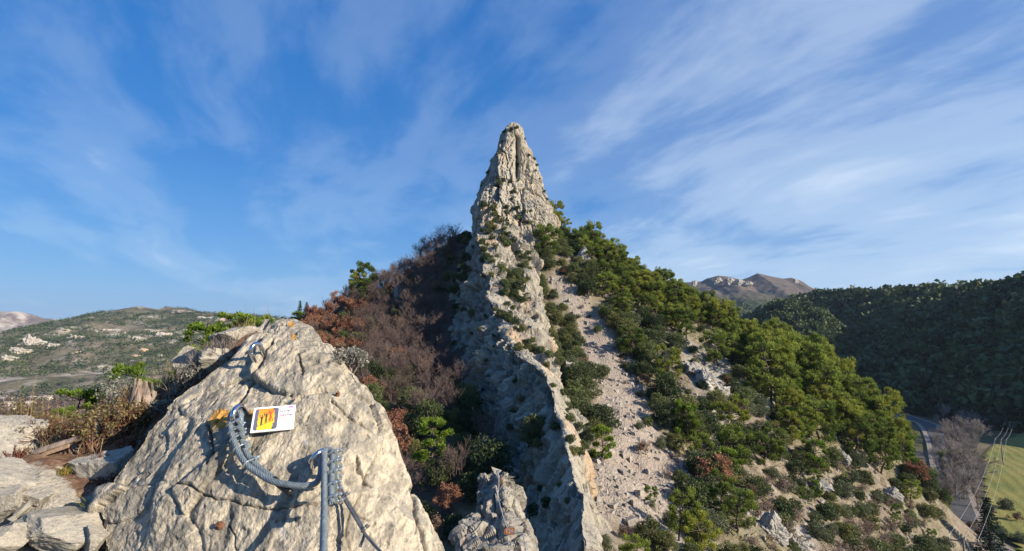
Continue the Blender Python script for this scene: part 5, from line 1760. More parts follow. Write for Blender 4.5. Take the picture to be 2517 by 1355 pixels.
def right_kind(a, b, r):
    strip = a < 1435 and b < 905
    top = b < 560 + (a - 1330) * 0.54 + 95
    pines = in_poly(np.array([a]), np.array([b]), [(1900, 820), (2300, 1000), (2320, 1150), (2180, 1160), (2060, 1120), (1950, 1090), (1880, 960)])[0]
    opn = in_poly(np.array([a]), np.array([b]), OPEN)[0]
    rocky = in_poly(np.array([a]), np.array([b]), ROCKY)[0]
    if pines and r.random() < 0.18:
        return ('pine_young', r.uniform(0.9, 1.5), 'bright conical pine in the sunlit stand at the right end of the slope', 'bright pines at the slope end')
    if pines:
        return ('pine', r.uniform(0.65, 1.4), 'tall yellow green pine in the sunlit stand at the right end of the slope', 'sunlit pines at the slope end')
    if opn:
        c = r.random()
        if c < 0.40:
            return ('bush', r.uniform(0.7, 1.6), 'low green bush on the open stony lower right slope', 'bushes on the open lower slope')
        if c < 0.80:
            return ('dry', r.uniform(0.8, 1.7), 'dry brown shrub on the open stony lower right slope', 'dry shrubs on the open lower slope')
        if c < 0.92:
            return ('olive', r.uniform(0.4, 0.8), 'grey green shrub on the open stony lower right slope', 'grey shrubs on the open lower slope')
        return ('pine_young', r.uniform(0.35, 0.7), 'small young pine on the open stony lower right slope', 'young pines on the open lower slope')
    if rocky:
        return ('bush', r.uniform(0.6, 1.1), 'small bush clinging to the rocky patch right of the scree', 'bushes on the rocky patch')
    if strip:
        return ('oak', r.uniform(0.55, 0.95), 'dense green oak in the strip between cliff and scree', 'oaks between cliff and scree')
    if top:
        c = r.random()
        if c < 0.72:
            return ('pine', r.uniform(0.62, 0.95), 'dark green pine along the right skyline of the ridge', 'pines along the right skyline')
        return ('oak', r.uniform(0.7, 1.1), 'evergreen oak just below the right skyline of the ridge', 'oaks under the right skyline')
    c = r.random()
    if c < 0.54:
        return ('oak', r.uniform(0.6, 1.2), 'dark evergreen oak on the wooded slope right of the scree', 'evergreen oaks right of the scree')
    if c < 0.78:
        return ('olive', r.uniform(0.6, 1.1), 'grey green shrub on the wooded slope right of the scree', 'grey shrubs right of the scree')
    if c < 0.90:
        return ('pine', r.uniform(0.5, 0.9), 'single pine among the oaks right of the scree', 'pines among the oaks')
    return ('brown', r.uniform(0.5, 0.9), 'withered brown shrub among the oaks right of the scree', 'withered shrubs right of the scree')


def spacing(a, b):
    if in_poly(np.array([a]), np.array([b]), OPEN)[0]:
        return 1.45
    if in_poly(np.array([a]), np.array([b]), ROCKY)[0]:
        return 3.0
    if a < 1435 and b < 905:
        return 1.75
    return 2.05


rnd = random.Random(3)
pts_r = scatter(12000, (2, 110), (22, 134), keep_right, None, 21, spacing)
for x, y, z, a, b in pts_r:
    if b > 1420:
        continue
    kd, s, lab, grp = right_kind(a, b, rnd)
    plant(kd, (x, y, z - 0.1), s * min(1.0, max(0.5, y / 62.0)), lab, grp, tilt=0.08)
NR = len(pts_r)
for px, py, s_k, lab in [(1325, 590, 1.0, 'pine hard against the right foot of the cliff'), (1345, 575, 1.05, 'bushy pine beside the cliff foot'), (1365, 565, 0.95, 'pine directly under the right shoulder of the tower'), (1385, 568, 0.9, 'outermost pine under the right shoulder of the tower'), (1335, 620, 0.9, 'lower pine between the cliff foot and the scree head'), (1370, 610, 0.9, 'pine above the head of the scree'), (1400, 600, 0.85, 'pine right above the head of the scree')]:
    plant('pine', at_ground(px, py), s_k * 0.72, lab)
for k in range(26):
    px = rnd.choice([rnd.uniform(-34, 6), rnd.uniform(-10, 26)]); t_ = rnd.random()
    yy_ = 720 + 520 * t_
    ex_ = np.interp(yy_, [690, 750, 850, 930, 1010, 1085, 1150, 1260], [1400, 1455, 1530, 1575, 1600, 1640, 1700, 1700])
    kd = rnd.choice(['bush', 'dry', 'dry', 'bush', 'olive'])
    plant(kd, at_ground(ex_ - 30 + px, yy_), rnd.uniform(0.45, 0.9) * (0.6 if kd == 'olive' else 1.0), {'bush': 'small green bush on the right edge of the scree', 'dry': 'dry brown tuft on the right edge of the scree', 'olive': 'grey green shrub on the right edge of the scree'}[kd], 'shrubs creeping onto the scree')
# low dry scrub and grass between the shrubs
_r = np.random.default_rng(88)
_x = _r.uniform(4, 100, 26000); _y = _r.uniform(26, 125, 26000); _z = H(_x, _y)
_a, _b = proj(np.stack([_x, _y, _z], -1))
_k = in_poly(_a, _b, SLOPE_R) & ~in_poly(_x, _y, SCREE) & FLATX(_x, _y, _z) & (fbm(np.stack([_x, _y, _x * 0], -1) * 0.15, 3) > -0.15)
LOW = np.stack([_x, _y, _z], -1)[_k]

# ---------- left flank: leafless wood, rusty oaks where the sun reaches
SLOPE_L = [(1150, 540), (1085, 560), (960, 650), (850, 710), (740, 760), (600, 820), (560, 1100), (700, 1355), (1100, 1355), (1230, 1160), (1160, 1010), (1090, 900), (1085, 700)]
LIT = [(600, 800), (740, 735), (830, 740), (900, 780), (895, 870), (905, 950), (1000, 1050), (1000, 1200), (700, 1300), (560, 1000)]


def keep_left(x, y, z, px, py):
    return in_poly(px, py, SLOPE_L) & (y > 24)


def left_kind(a, b, r):
    lit = in_poly(np.array([a]), np.array([b]), LIT)[0]
    c = r.random()
    low = b > 930
    if lit:
        if c < 0.42:
            return ('rust', r.uniform(0.6, 1.0), 'rusty leaved oak in the sunlit wood behind the slab', 'rusty oaks behind the slab')
        if c < 0.62:
            return ('brown', r.uniform(0.8, 1.2), 'withered brown shrub in the sunlit wood behind the slab', 'withered shrubs behind the slab')
        if c < 0.80:
            return ('oak', r.uniform(0.6, 0.95), 'evergreen oak in the sunlit wood behind the slab', 'evergreen oaks behind the slab')
        return ('bare', r.uniform(0.7, 1.0), 'leafless tree in the sunlit wood behind the slab', 'leafless trees behind the slab')
    if low:
        if c < 0.34:
            return ('oak', r.uniform(0.7, 1.1), 'evergreen oak deep in the shaded ravine left of the fin', 'oaks in the shaded ravine')
        return ('bare', r.uniform(0.6, 1.0), 'leafless tree deep in the shaded ravine left of the fin', 'leafless trees in the ravine')
    if c < 0.80:
        return ('bare', r.uniform(0.75, 1.1), 'leafless tree on the shaded hillside left of the fin', 'leafless trees on the shaded hillside')
    if c < 0.86:
        return ('oak', r.uniform(0.5, 0.8), 'evergreen oak on the shaded hillside left of the fin', 'oaks on the shaded hillside')
    return ('brown', r.uniform(0.7, 1.0), 'withered shrub on the shaded hillside left of the fin', 'withered shrubs on the shaded hillside')


pts_l = scatter(8000, (-75, 2), (24, 132), keep_left, None, 22, 2.0)
for x, y, z, a, b in pts_l:
    if 995 < a < 1165 and 1095 < b < 1345:
        continue
    hid = 800 < b < 1500 and np.interp(b, _EY, _EL) - 60 < a < np.interp(b, _EY, _ER) - 25 and np.interp(b - 40, _EY, _EL) - 60 < a < np.interp(b - 40, _EY, _ER) - 20 and b > 900
    if hid or b > 1400:
        continue
    kd, s, lab, grp = left_kind(a, b, rnd)
    plant(kd, (x, y, z - 0.1), s, lab, grp, tilt=0.08)
NLF = len(pts_l)

# ---------- bushes growing on the cliff: find the rock under a point of the picture
from mathutils.bvhtree import BVHTree


def bvh_grid(V, close=False, step=2):
    Vs = V[::step, ::step]
    F = grid_faces(Vs.shape[0], Vs.shape[1], close)
    return BVHTree.FromPolygons(Vs.reshape(-1, 3).tolist(), F.tolist())


BV = [bvh_grid(finV), bvh_grid(towerV, True)]


def rock_hit(px, py):
    d = Vector(P(px, py, 1.0)).normalized()
    best = None
    for bv in BV:
        h_, n_, i_, dist = bv.ray_cast(Vector((0, 0, 0)), d)
        if h_ is not None and (best is None or dist < best[1]):
            best = (h_, dist, n_)
    return best


CLIFF = []
for px, py, s in [(1258, 316, .55), (1240, 322, .6), (1272, 310, .5), (1234, 345, .4), (1228, 372, .4), (1200, 422, .55), (1183, 452, .3), (1300, 378, .4), (1312, 388, .5), (1320, 402, .4), (1290, 330, .35), (1326, 436, .3), (1338, 466, .35), (1345, 486, .35), (1362, 496, .7),
                  (1274, 402, .6), (1270, 385, .5), (1225, 435, .45), (1228, 448, .7), (1224, 456, .5), (1262, 470, .7), (1258, 486, .4), (1274, 440, .3), (1316, 415, .3), (1306, 446, .25), (1288, 462, .25), (1190, 503, .8), (1215, 512, .8), (1216, 525, .7), (1222, 535, .5), (1246, 505, .5), (1245, 522, .6), (1272, 508, .6), (1290, 518, .5), (1305, 515, .4), (1235, 540, .6),
                  (1205, 555, 1.0), (1200, 570, .9), (1238, 560, .6), (1248, 548, .5), (1272, 535, .7), (1298, 545, .7), (1238, 580, 1.0), (1245, 600, 1.0), (1260, 590, .7), (1218, 605, .5), (1186, 592, .7), (1190, 612, .7), (1196, 630, .9), (1208, 640, .7), (1285, 630, .8), (1300, 620, .6), (1232, 668, 1.0), (1255, 676, 1.0), (1275, 668, .9), (1290, 652, .8), (1248, 700, 1.0), (1270, 705, 1.0), (1285, 690, .8), (1262, 725, .8), (1240, 720, .7), (1275, 735, .7), (1250, 745, .6), (1208, 675, .5), (1190, 675, .4),
                  (1230, 770, .8), (1250, 780, .9), (1268, 790, .8), (1285, 805, .7), (1295, 845, .9), (1275, 855, .7), (1310, 855, .8), (1330, 860, .8), (1350, 870, .8), (1375, 880, .8), (1395, 885, .7), (1265, 885, .5), (1345, 895, .5), (1120, 680, .9), (1118, 705, 1.0), (1128, 690, .7), (1135, 725, .7), (1140, 565, .7), (1150, 555, .6), (1110, 600, .6), (1105, 640, .5), (1100, 690, .5),
                  (1310, 1085, .6), (1322, 1092, .5), (1335, 1065, .3), (1400, 1080, .5), (1410, 1110, .5), (1330, 1200, .4), (1345, 1240, .5), (1310, 1255, .6), (1378, 1190, .3), (1395, 1230, .3), (1360, 945, .4), (1385, 965, .6), (1395, 1000, .7), (1410, 990, .8), (1400, 1030, .7), (1420, 1050, .6), (1430, 985, .6), (1385, 935, .5), (1425, 1110, .5), (1435, 1090, .5)]:
    CLIFF.append((px, py, s))
rb = random.Random(9)
for _ in range(46):
    CLIFF.append((rb.uniform(1092, 1158), rb.uniform(560, 770), rb.uniform(0.5, 1.0)))
for _ in range(34):
    yy_ = rb.uniform(600, 1060)
    x0_ = np.interp(yy_, [600, 850, 980, 1080], [1095, 1092, 1125, 1215]); x1_ = np.interp(yy_, [600, 880, 930, 1080], [1165, 1235, 1320, 1380])
    CLIFF.append((rb.uniform(x0_, x1_), yy_, rb.uniform(0.25, 0.55)))
for px, py, s in list(CLIFF):
    if s >= 0.6 and 540 < py < 900 and 1170 < px < 1300:
        for _ in range(2):
            CLIFF.append((px + rb.uniform(-16, 16), py + rb.uniform(-14, 14), s * rb.uniform(0.5, 0.8)))
for px, py, s in CLIFF:
    hit = rock_hit(px, py + 6)
    if hit is None:
        hit = rock_hit(px, py + 14)
    if hit is None:
        p = at_ground(px, py)
    else:
        p = hit[0]
    tower_b = py < 545
    if px < 1155 or (850 < py < 1080 and px < 1330 and px < np.interp(py, [850, 880, 930, 1080], [1200, 1235, 1320, 1380]) + 5):
        lab, grp = 'dark bush on the shaded left wall of the fin', 'bushes on the shaded wall'
    elif tower_b:
        lab, grp = 'small dark bush clinging to the summit tower', 'bushes on the summit tower'
    elif py < 800:
        lab, grp = 'olive green bush growing on the ledges of the fin', 'bushes on the fin ledges'
    else:
        lab, grp = 'green bush on the lower broken part of the fin', 'bushes on the lower fin'
    plant('bush', (p[0], p[1], p[2] - 0.25 * s), s * (1.25 if p[1] > 80 else 0.9), lab, grp)
for px, py, s, lab in [(1242, 1160, 0.62, 'yellow green bush right behind the rock tooth'), (1212, 1170, 0.4, 'small bush left behind the rock tooth'), (1313, 1082, 0.7, 'light green bush jutting from the shaded face of the fin')]:
    hit = rock_hit(px, py + 8)
    p = hit[0] if hit else at_ground(px, py)
    plant('oak', (p[0], p[1], p[2] - 0.3), s, lab)

# ---------- valley trees by the road
rq_ = random.Random(5)
ROADSIDE = [(2372 + rq_.uniform(-34, 34), 1090 + 12 * k + rq_.uniform(-6, 6), rq_.uniform(7, 10.5)) for k in range(17)] + [(2308 + rq_.uniform(-12, 10), 1060 + 22 * k, rq_.uniform(4, 6)) for k in range(10)] + [(rq_.uniform(2300, 2420), rq_.uniform(1020, 1060), rq_.uniform(7, 9)) for k in range(9)]
for k, (px, py, h_) in enumerate([(2340, 1160, 9), (2362, 1130, 10), (2382, 1180, 10.5), (2352, 1200, 9), (2398, 1230, 8.5), (2375, 1245, 9), (2405, 1270, 7), (2340, 1120, 8), (2385, 1130, 9), (2320, 1270, 6), (2420, 1310, 6), (2300, 1240, 6.5), (2395, 1100, 9), (2360, 1090, 9), (2412, 1190, 8), (2440, 1045, 10), (2420, 1040, 10), (2470, 1040, 9), (2400, 1035, 10), (2500, 1035, 9)] + ROADSIDE):
    Y = 46 / -ray(px, py)[1]
    p = P(px, py, Y)
    plant('poplar', (p[0], p[1], float(H(p[0], p[1]))), h_ / 10.0 * (1.0 if k < 15 or k >= 20 else 1.5), ('pale leafless roadside tree between the road and the meadow' if k < 15 or k >= 20 else 'dark leafless tree at the shaded far side of the meadow'), 'leafless roadside trees' if k < 15 or k >= 20 else 'leafless trees beyond the meadow', sz=1.0)
for px, py, s, lab in [(2335, 1170, 1.0, 'thin green pine beside the road among leafless trees'), (2345, 1030, 1.3, 'pale green tree beyond the bend of the road'), (2330, 1225, 0.7, 'green roadside bush halfway along the road'), (2090, 880, 1.4, 'lone pale pine on the spur behind the sunlit stand')]:
    if px == 2090:
        p = at_ground(2098, 930)
    else:
        Y = 46 / -ray(px, py)[1]; p = P(px, py, Y); p = (p[0], p[1], float(H(p[0], p[1])))
    plant('pine', p, s, lab, sz=1.0)
for k, (px, py) in enumerate([(2310, 1300), (2300, 1330), (2395, 1320), (2460, 1330), (2500, 1290), (2510, 1340), (2420, 1345), (2475, 1260)]):
    Y = 46 / -ray(px, py)[1]; p = P(px, py, Y)
    plant('olive' if k % 2 else 'brown', (p[0], p[1], float(H(p[0], p[1]))), 1.0, 'scrubby bush beside the valley road at the bottom right', 'scrub beside the valley road')


# ---------- far forests: masses no one could count
def forest(name, pts, size, n, label, seed, mat='far_leaf', tint0=0.45, wide=1.0, tv=0.18, leafk=0.42):
    rng = np.random.default_rng(seed)
    k = len(pts)
    d = rng.normal(size=(k, n, 3)); d /= np.linalg.norm(d, axis=-1, keepdims=True)
    sz_ = (size * (0.45 + 1.0 * rng.random(k) ** 1.6))[:, None, None]
    C = pts[:, None] + d * sz_ * np.array([0.5 * wide, 0.5 * wide, 0.55]) * rng.uniform(0.5, 1.0, (k, n, 1)) + np.array([0, 0, 0.42]) * sz_
    lf_ = np.repeat(sz_[:, 0, 0], n) * leafk
    C = C.reshape(-1, 3)
    t = rng.normal(size=C.shape); t /= np.linalg.norm(t, axis=1)[:, None]
    b_ = np.cross(t, rng.normal(size=C.shape)); b_ /= np.linalg.norm(b_, axis=1)[:, None]
    V = np.stack([C - t * lf_[:, None] * 0.5, C + b_ * lf_[:, None] * 0.36, C + t * lf_[:, None] * 0.5, C - b_ * lf_[:, None] * 0.36], 1)
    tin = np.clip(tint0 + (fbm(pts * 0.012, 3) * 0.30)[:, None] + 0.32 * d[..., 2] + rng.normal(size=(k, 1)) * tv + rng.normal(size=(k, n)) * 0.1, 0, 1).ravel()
    o = obj(name, mesh(name, V, np.arange(len(C) * 4).reshape(-1, 4), M[mat], False, fattr={'tint': tin}))
    kind(o, 'stuff', label)
    return o


def on_loft(Vg, n, seed, bias=1.0, t0=0.0, t1=1.0):
    rng = np.random.default_rng(seed)
    u = rng.random(n) * (Vg.shape[0] - 1.001); v = (t0 + (t1 - t0) * rng.random(n) ** bias) * (Vg.shape[1] - 1.001)
    i, j = u.astype(int), v.astype(int)
    fu, fv = (u - i)[:, None], (v - j)[:, None]
    return (Vg[i, j] * (1 - fu) + Vg[i + 1, j] * fu) * (1 - fv) + (Vg[i, j + 1] * (1 - fu) + Vg[i + 1, j + 1] * fu) * fv


hr_ = on_loft(HR, 6400, 1); hr_ = hr_[(proj(hr_)[0] < 2580) & (proj(hr_)[0] > 1700)]
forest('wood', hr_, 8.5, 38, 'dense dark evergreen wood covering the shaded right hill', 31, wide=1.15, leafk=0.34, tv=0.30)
forest('wood', on_loft(HK, 700, 2), 8.0, 48, 'dense green wood covering the small rounded knoll', 32, tint0=0.6, leafk=0.27, tv=0.24)
pf = on_loft(HF, 9000, 3)
pf = pf[pf[:, 2] < 45 + 30 * fbm(pf * 0.006, 3)]
forest('low_scrub', LOW[::2], 0.55, 9, 'low dry grass and scrub covering the right slope', 41, mat='khaki', tint0=0.5, leafk=0.30)
forest('low_scrub', LOW[1::2], 0.5, 9, 'low green ground cover on the right slope', 42, mat='oak', tint0=0.55, leafk=0.28)
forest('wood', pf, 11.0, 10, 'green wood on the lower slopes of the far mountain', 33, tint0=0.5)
ph_ = on_loft(HL, 42000, 4)
mk = fbm(ph_ * np.array([0.006, 0.006, 0.006]), 5, 0.6) + 0.35 * (ph_[:, 2] < -45) * (ph_[:, 2] > -78)
ph_ = ph_[(mk > -0.25) & (proj(ph_)[0] > -60) & (proj(ph_)[0] < 800)]
forest('scrub', ph_, 6.0, 7, 'dark evergreen scrub spread over the left hill', 34, tint0=0.42, wide=1.2)
print('PLANTS', NPL[0], 'right', NR, 'left', NLF)

# ================================================================ OUTCROPS, VILLAGE, SMALL THINGS
CRAG = [stone_mesh(40 + s, planes=22, nu=60, nv=80, rough=0.22, mat=M['crag']) for s in range(4)]
FCRAG = [stone_mesh(50 + s, planes=20, nu=44, nv=60, rough=0.25, mat=M['far_rock']) for s in range(3)]


def crag(px, py, Y, w, hgt, label, k, d=None, rz=0.4, me=None, name='rock_outcrop', drop=0.35, group=None, tilt=(0, 0)):
    """an outcrop whose middle stands at a given point"""
    p = P(px, py, Y)
    o = obj(name, (me or CRAG)[k % len(me or CRAG)], loc=(p[0], p[1], p[2] - hgt * drop), rot=(tilt[0], tilt[1], rz), scale=(w / 2, (d or w) / 2, hgt / 2 * 1.3))
    tag(o, label, 'rock', group)
    return o


for a in [(1408, 925, 1.0, 4.6, 4.6, 'pale pointed rock spur between the fin and the scree', 0), (1432, 640, 1.0, 4.4, 4.6, 'small pale cliff among the pines above the scree', 1), (1735, 935, 1.0, 5.0, 3.6, 'whitish rocky outcrop amid the oaks right of the scree', 2),
          (1700, 905, 1.0, 4.0, 2.2, 'low pale outcrop above the whitish rocks right of the scree', 3), (1770, 960, 1.0, 3.4, 2.6, 'grey outcrop below the whitish rocks right of the scree', 0), (1892, 1300, 1.0, 3.6, 2.8, 'dark shaded boulder at the bottom right of the slope', 1),
          (978, 715, 1.0, 2.4, 3.4, 'lone pale rock sticking out of the shaded hillside', 2), (1655, 850, 1.0, 2.2, 1.4, 'small pale rock beside the upper right edge of the scree', 1), (2075, 1125, 1.0, 3.0, 1.8, 'reddish grey rock on the open lower slope', 2),
          (2010, 1190, 1.0, 4.0, 1.4, 'long low rock rib on the open lower slope', 3), (1960, 1340, 1.0, 2.4, 1.6, 'pale rock at the bottom edge of the slope', 0), (2190, 1215, 1.0, 3.6, 2.0, 'tilted brown rock ledge near the road end of the slope', 1), (925, 885, 1.0, 1.6, 1.2, 'small pale rock beside the lone rust red oak', 2)]:
    px, py, _, w, hgt, lab, k = a
    g_ = ground_hit(px, py + 10)
    crag(px, py, g_[1] - 0.3, w, hgt, lab, k, drop=0.15)

HLB = bvh_grid(HL)


def hill_hit(px, py):
    h_, n_, i_, d_ = HLB.ray_cast(Vector((0, 0, 0)), Vector(P(px, py, 1.0)).normalized())
    return h_


for px, py, w, hgt, lab, k in [(78, 842, 52, 42, 'big pale limestone crag on the left hillside', 0), (45, 862, 40, 18, 'ragged lower shoulder of the pale crag on the left', 1), (130, 850, 30, 16, 'small crag right of the big pale crag', 2), (20, 880, 34, 16, 'little crag low at the left edge', 0),
                               (338, 832, 30, 15, 'orange quarry face on the left hill', 1), (400, 822, 52, 16, 'long orange cliff face beside the quarry face', 2), (190, 828, 44, 9, 'pale slanting rock slab on the left hill', 0), (370, 812, 40, 9, 'pale scar above the orange cliff face', 1), (500, 782, 60, 14, 'grey cliff band high on the left hill', 2), (545, 785, 44, 12, 'grey cliff at the right end of the high band', 0), (440, 765, 60, 9, 'pale bare patch under the left hill top', 1), (270, 812, 60, 10, 'broken pale ledges in the middle of the left hill', 2)]:
    h_ = hill_hit(px, py + 4)
    if h_ is not None:
        crag(px, py, h_.y - 2, w, hgt, lab, k, d=w * 0.6, me=FCRAG, drop=0.2)
for k in range(20):
    px = random.uniform(150, 560); py = random.uniform(805, 930)
    h_ = hill_hit(px, py)
    if h_ is not None:
        w = random.uniform(8, 20)
        crag(px, py, h_.y - 1, w, w * random.uniform(0.35, 0.6), 'small pale limestone outcrop scattered over the left hill', k, d=w * 0.7, me=FCRAG, drop=0.1, rz=random.random() * 3, group='outcrops on the left hill')
for k, (px, py, w, hgt) in enumerate([(1767, 690, 34, 26), (1792, 691, 40, 22), (1818, 693, 44, 20), (1842, 697, 36, 14), (1706, 696, 24, 18), (1955, 690, 22, 12)]):
    crag(px, py, 1600 - 10 * k, w, hgt, ['steepest pale cliff at the left end of the far mountain band', 'second pale cliff of the far mountain band', 'third pale cliff of the far mountain band', 'lowest pale cliff at the right end of the far band', 'pale cliff just right of the skyline pines on the far mountain', 'small cliff under the right shoulder of the far mountain'][k], k, d=w * 0.6, me=FCRAG, drop=0.1)


# ---- loose stones on the scree and the open slope
def rubble(name, xs, ys_, smin, smax, label, seed, mat):
    r = np.random.default_rng(seed)
    base = np.array([[-1, -1, -1], [1, -1, -1], [1, 1, -1], [-1, 1, -1], [-1, -1, 1], [1, -1, 1], [1, 1, 1], [-1, 1, 1]], float) * 0.5
    bF = np.array([[0, 3, 2, 1], [4, 5, 6, 7], [0, 1, 5, 4], [1, 2, 6, 5], [2, 3, 7, 6], [3, 0, 4, 7]])
    n = len(xs)
    V = base[None] * (1 + r.normal(size=(n, 8, 1)) * 0.22) + r.normal(size=(n, 8, 3)) * 0.10
    sc_ = (smin + (smax - smin) * r.random(n) ** 8.0)[:, None, None] * r.uniform(0.6, 1.3, (n, 1, 3))
    V = V * sc_
    a = r.random(n) * 6.28; ca_, sa_ = np.cos(a)[:, None], np.sin(a)[:, None]
    V = np.stack([V[..., 0] * ca_ - V[..., 1] * sa_, V[..., 0] * sa_ + V[..., 1] * ca_, V[..., 2]], -1)
    V = V + np.stack([xs, ys_, H(xs, ys_) + 0.02], -1)[:, None]
    F = (np.arange(n)[:, None, None] * 8 + bF[None]).reshape(-1, 4)
    o = obj(name, mesh(name, V, F, mat, False))
    return kind(o, 'stuff', label)


M['rubble'] = rock_material('scree_stone', s=1.6, zstretch=0.9, bumpd=0.1, dark=(0.21, 0.185, 0.155), mid=(0.32, 0.28, 0.235), light=(0.45, 0.405, 0.35))
sa_ = np.array(SCREE)
rx = RNG.uniform(sa_[:, 0].min(), sa_[:, 0].max(), 16000); ry = RNG.uniform(sa_[:, 1].min(), sa_[:, 1].max(), 16000)
k_ = in_poly(rx, ry, SCREE)
rubble('scree_stones', rx[k_][::4], ry[k_][::4], 0.04, 0.65, 'angular stones lying over the pale scree', 61, M['rubble'])
rx = RNG.uniform(15, 95, 9000); ry = RNG.uniform(28, 110, 9000); rz_ = H(rx, ry)
a_, b_ = proj(np.stack([rx, ry, rz_], -1))
k_ = in_poly(a_, b_, OPEN) | in_poly(a_, b_, ROCKY)
rubble('slope_stones', rx[k_], ry[k_], 0.06, 0.6, 'stones strewn over the open lower right slope', 62, M['rubble'])

# ---- village houses across the left valley
M['wall_a'] = plain('pale_render', (0.62, 0.55, 0.45), 0.9, scale=0.4); M['wall_b'] = plain('cream_render', (0.68, 0.58, 0.40), 0.9, scale=0.4); M['roof'] = plain('clay_tiles', (0.44, 0.35, 0.28), 0.9, scale=0.8, noise_amt=0.35); M['pane'] = plain('dark_window', (0.05, 0.05, 0.055), 0.3)
for k, (px, py, w, lab) in enumerate([(6, 978, 11, 'pale house at the far left edge of the village, upper row'), (11, 981, 8, 'small pale house next to the edge of the village'), (31, 980, 9, 'cream house left in the upper village row'), (37, 980, 7, 'narrow house against the cream house'), (78, 980, 12, 'pink roofed pale house in the middle of the upper row'), (86, 981, 9, 'pale house right of the pink roofed house'), (105, 980, 11, 'pale house near the right end of the upper row'), (117, 979, 12, 'whitest house at the right end of the village'), (74, 991, 10, 'white gabled house below the pink roofed house'), (71, 997, 8, 'cream house below the white gabled house'),
                                     (2, 995, 10, 'white house cut by the left edge of the picture'), (24, 995, 12, 'low house with a broad pale roof on the left'), (19, 1008, 9, 'cream house low on the left'), (27, 1006, 11, 'tall yellow house low in the village'), (33, 1001, 7, 'small house behind the tall yellow house'), (4, 1010, 9, 'lowest pale house at the left edge'), (60, 998, 6, 'tiny white house in the village gap'), (84, 1013, 6, 'tiny pale shed below the village')]):
    p = on_floor(px, py + 4, -94.0)
    e = empty('house', (p[0], p[1], -95.5), (0, 0, random.uniform(-0.5, 0.5)))
    w *= 0.7; hh_ = w * random.uniform(0.5, 0.65) + 1.0; d_ = w * 0.75
    wm = M['wall_b'] if k in (2, 9, 12, 13) else M['wall_a']
    obj('wall', MB().box((0, 0, hh_ / 2), (w / 2, 0, 0), (0, d_ / 2, 0), (0, 0, hh_ / 2)).mesh('wall', wm, False), e)
    rh = w * 0.16
    rV = [(-w / 2 - .4, -d_ / 2 - .4, hh_), (w / 2 + .4, -d_ / 2 - .4, hh_), (w / 2 + .4, d_ / 2 + .4, hh_), (-w / 2 - .4, d_ / 2 + .4, hh_), (-w / 2 - .4, 0, hh_ + rh), (w / 2 + .4, 0, hh_ + rh)]
    me = bpy.data.meshes.new('roof'); me.from_pydata(rV, [], [(0, 1, 5, 4), (2, 3, 4, 5), (1, 2, 5), (3, 0, 4), (3, 2, 1, 0)]); me.materials.append(M['roof'])
    obj('roof', me, e)
    for j in (-0.28, 0.28):
        obj('window', MB().box((j * w, -d_ / 2 - 0.02, hh_ * 0.6), (0.5, 0, 0), (0, 0.05, 0), (0, 0, 0.7)).mesh('window', M['pane'], False), e)
    tag(e, lab, 'house', 'village houses')
# village trees
vt = np.array([on_floor(random.uniform(-40, 330), random.uniform(945, 1040), -95.0) for _ in range(900)])
vt[:, 2] = H(vt[:, 0], vt[:, 1])
forest('valley_trees', vt, 6.0, 26, 'brownish trees filling the valley round the village', 36, mat='twig', tint0=0.5, leafk=0.3)

gv_ = np.array([on_floor(random.uniform(-60, 420), 894 + 60 * random.random() ** 0.8, -95.0) for _ in range(2200)])
gv_ = gv_[np.linalg.norm(gv_[:, :2], axis=1) < 1500]
gv_[:, 2] = H(gv_[:, 0], gv_[:, 1])
forest('olive_groves', gv_, 7.0, 12, 'grey green groves on the left valley floor before the hill', 37, tint0=0.6, leafk=0.4)

# ================================================================ LEDGE PLANTS
def blades(mb, rng, base, n, h, lean, wdt, spread, seg=4, tint=(0.2, 0.9), axis=None):
    b0 = np.asarray(base) + np.c_[rng.normal(size=(n, 2)) * spread, np.zeros(n)]
    a = rng.random(n) * 6.283
    dr = np.c_[np.cos(a), np.sin(a)]
    if axis is not None:
        dr = dr + np.asarray(axis)
    hh_ = h * rng.uniform(0.45, 1.15, n); ln = lean * rng.uniform(0.2, 1.3, n)
    t = np.linspace(0, 1, seg + 1)
    P_ = np.zeros((n, seg + 1, 3))
    P_[..., 0] = b0[:, 0:1] + dr[:, 0:1] * (ln * hh_)[:, None] * (t ** 1.7)[None]
    P_[..., 1] = b0[:, 1:2] + dr[:, 1:2] * (ln * hh_)[:, None] * (t ** 1.7)[None]
    P_[..., 2] = b0[:, 2:3] + hh_[:, None] * (t - 0.28 * np.clip(ln, 0, 1.2)[:, None] * t ** 2.4)
    side = np.c_[-dr[:, 1], dr[:, 0], np.zeros(n)]; side /= np.linalg.norm(side, axis=1)[:, None]
    ang_ = rng.random(n) * 3.14
    w = wdt * (1 - 0.85 * t)[None, :, None] * (side * np.cos(ang_)[:, None] + np.c_[dr, np.zeros(n)] * np.sin(ang_)[:, None])[:, None]
    V = np.stack([P_ - w, P_ + w], 2).reshape(-1, 3)
    i = np.arange(n)[:, None] * (seg + 1) * 2; j = np.arange(seg)[None] * 2
    F = np.stack([i + j, i + j + 1, i + j + 3, i + j + 2], -1).reshape(-1, 4)
    mb.add(V, F, np.repeat(rng.uniform(*tint, n), seg))


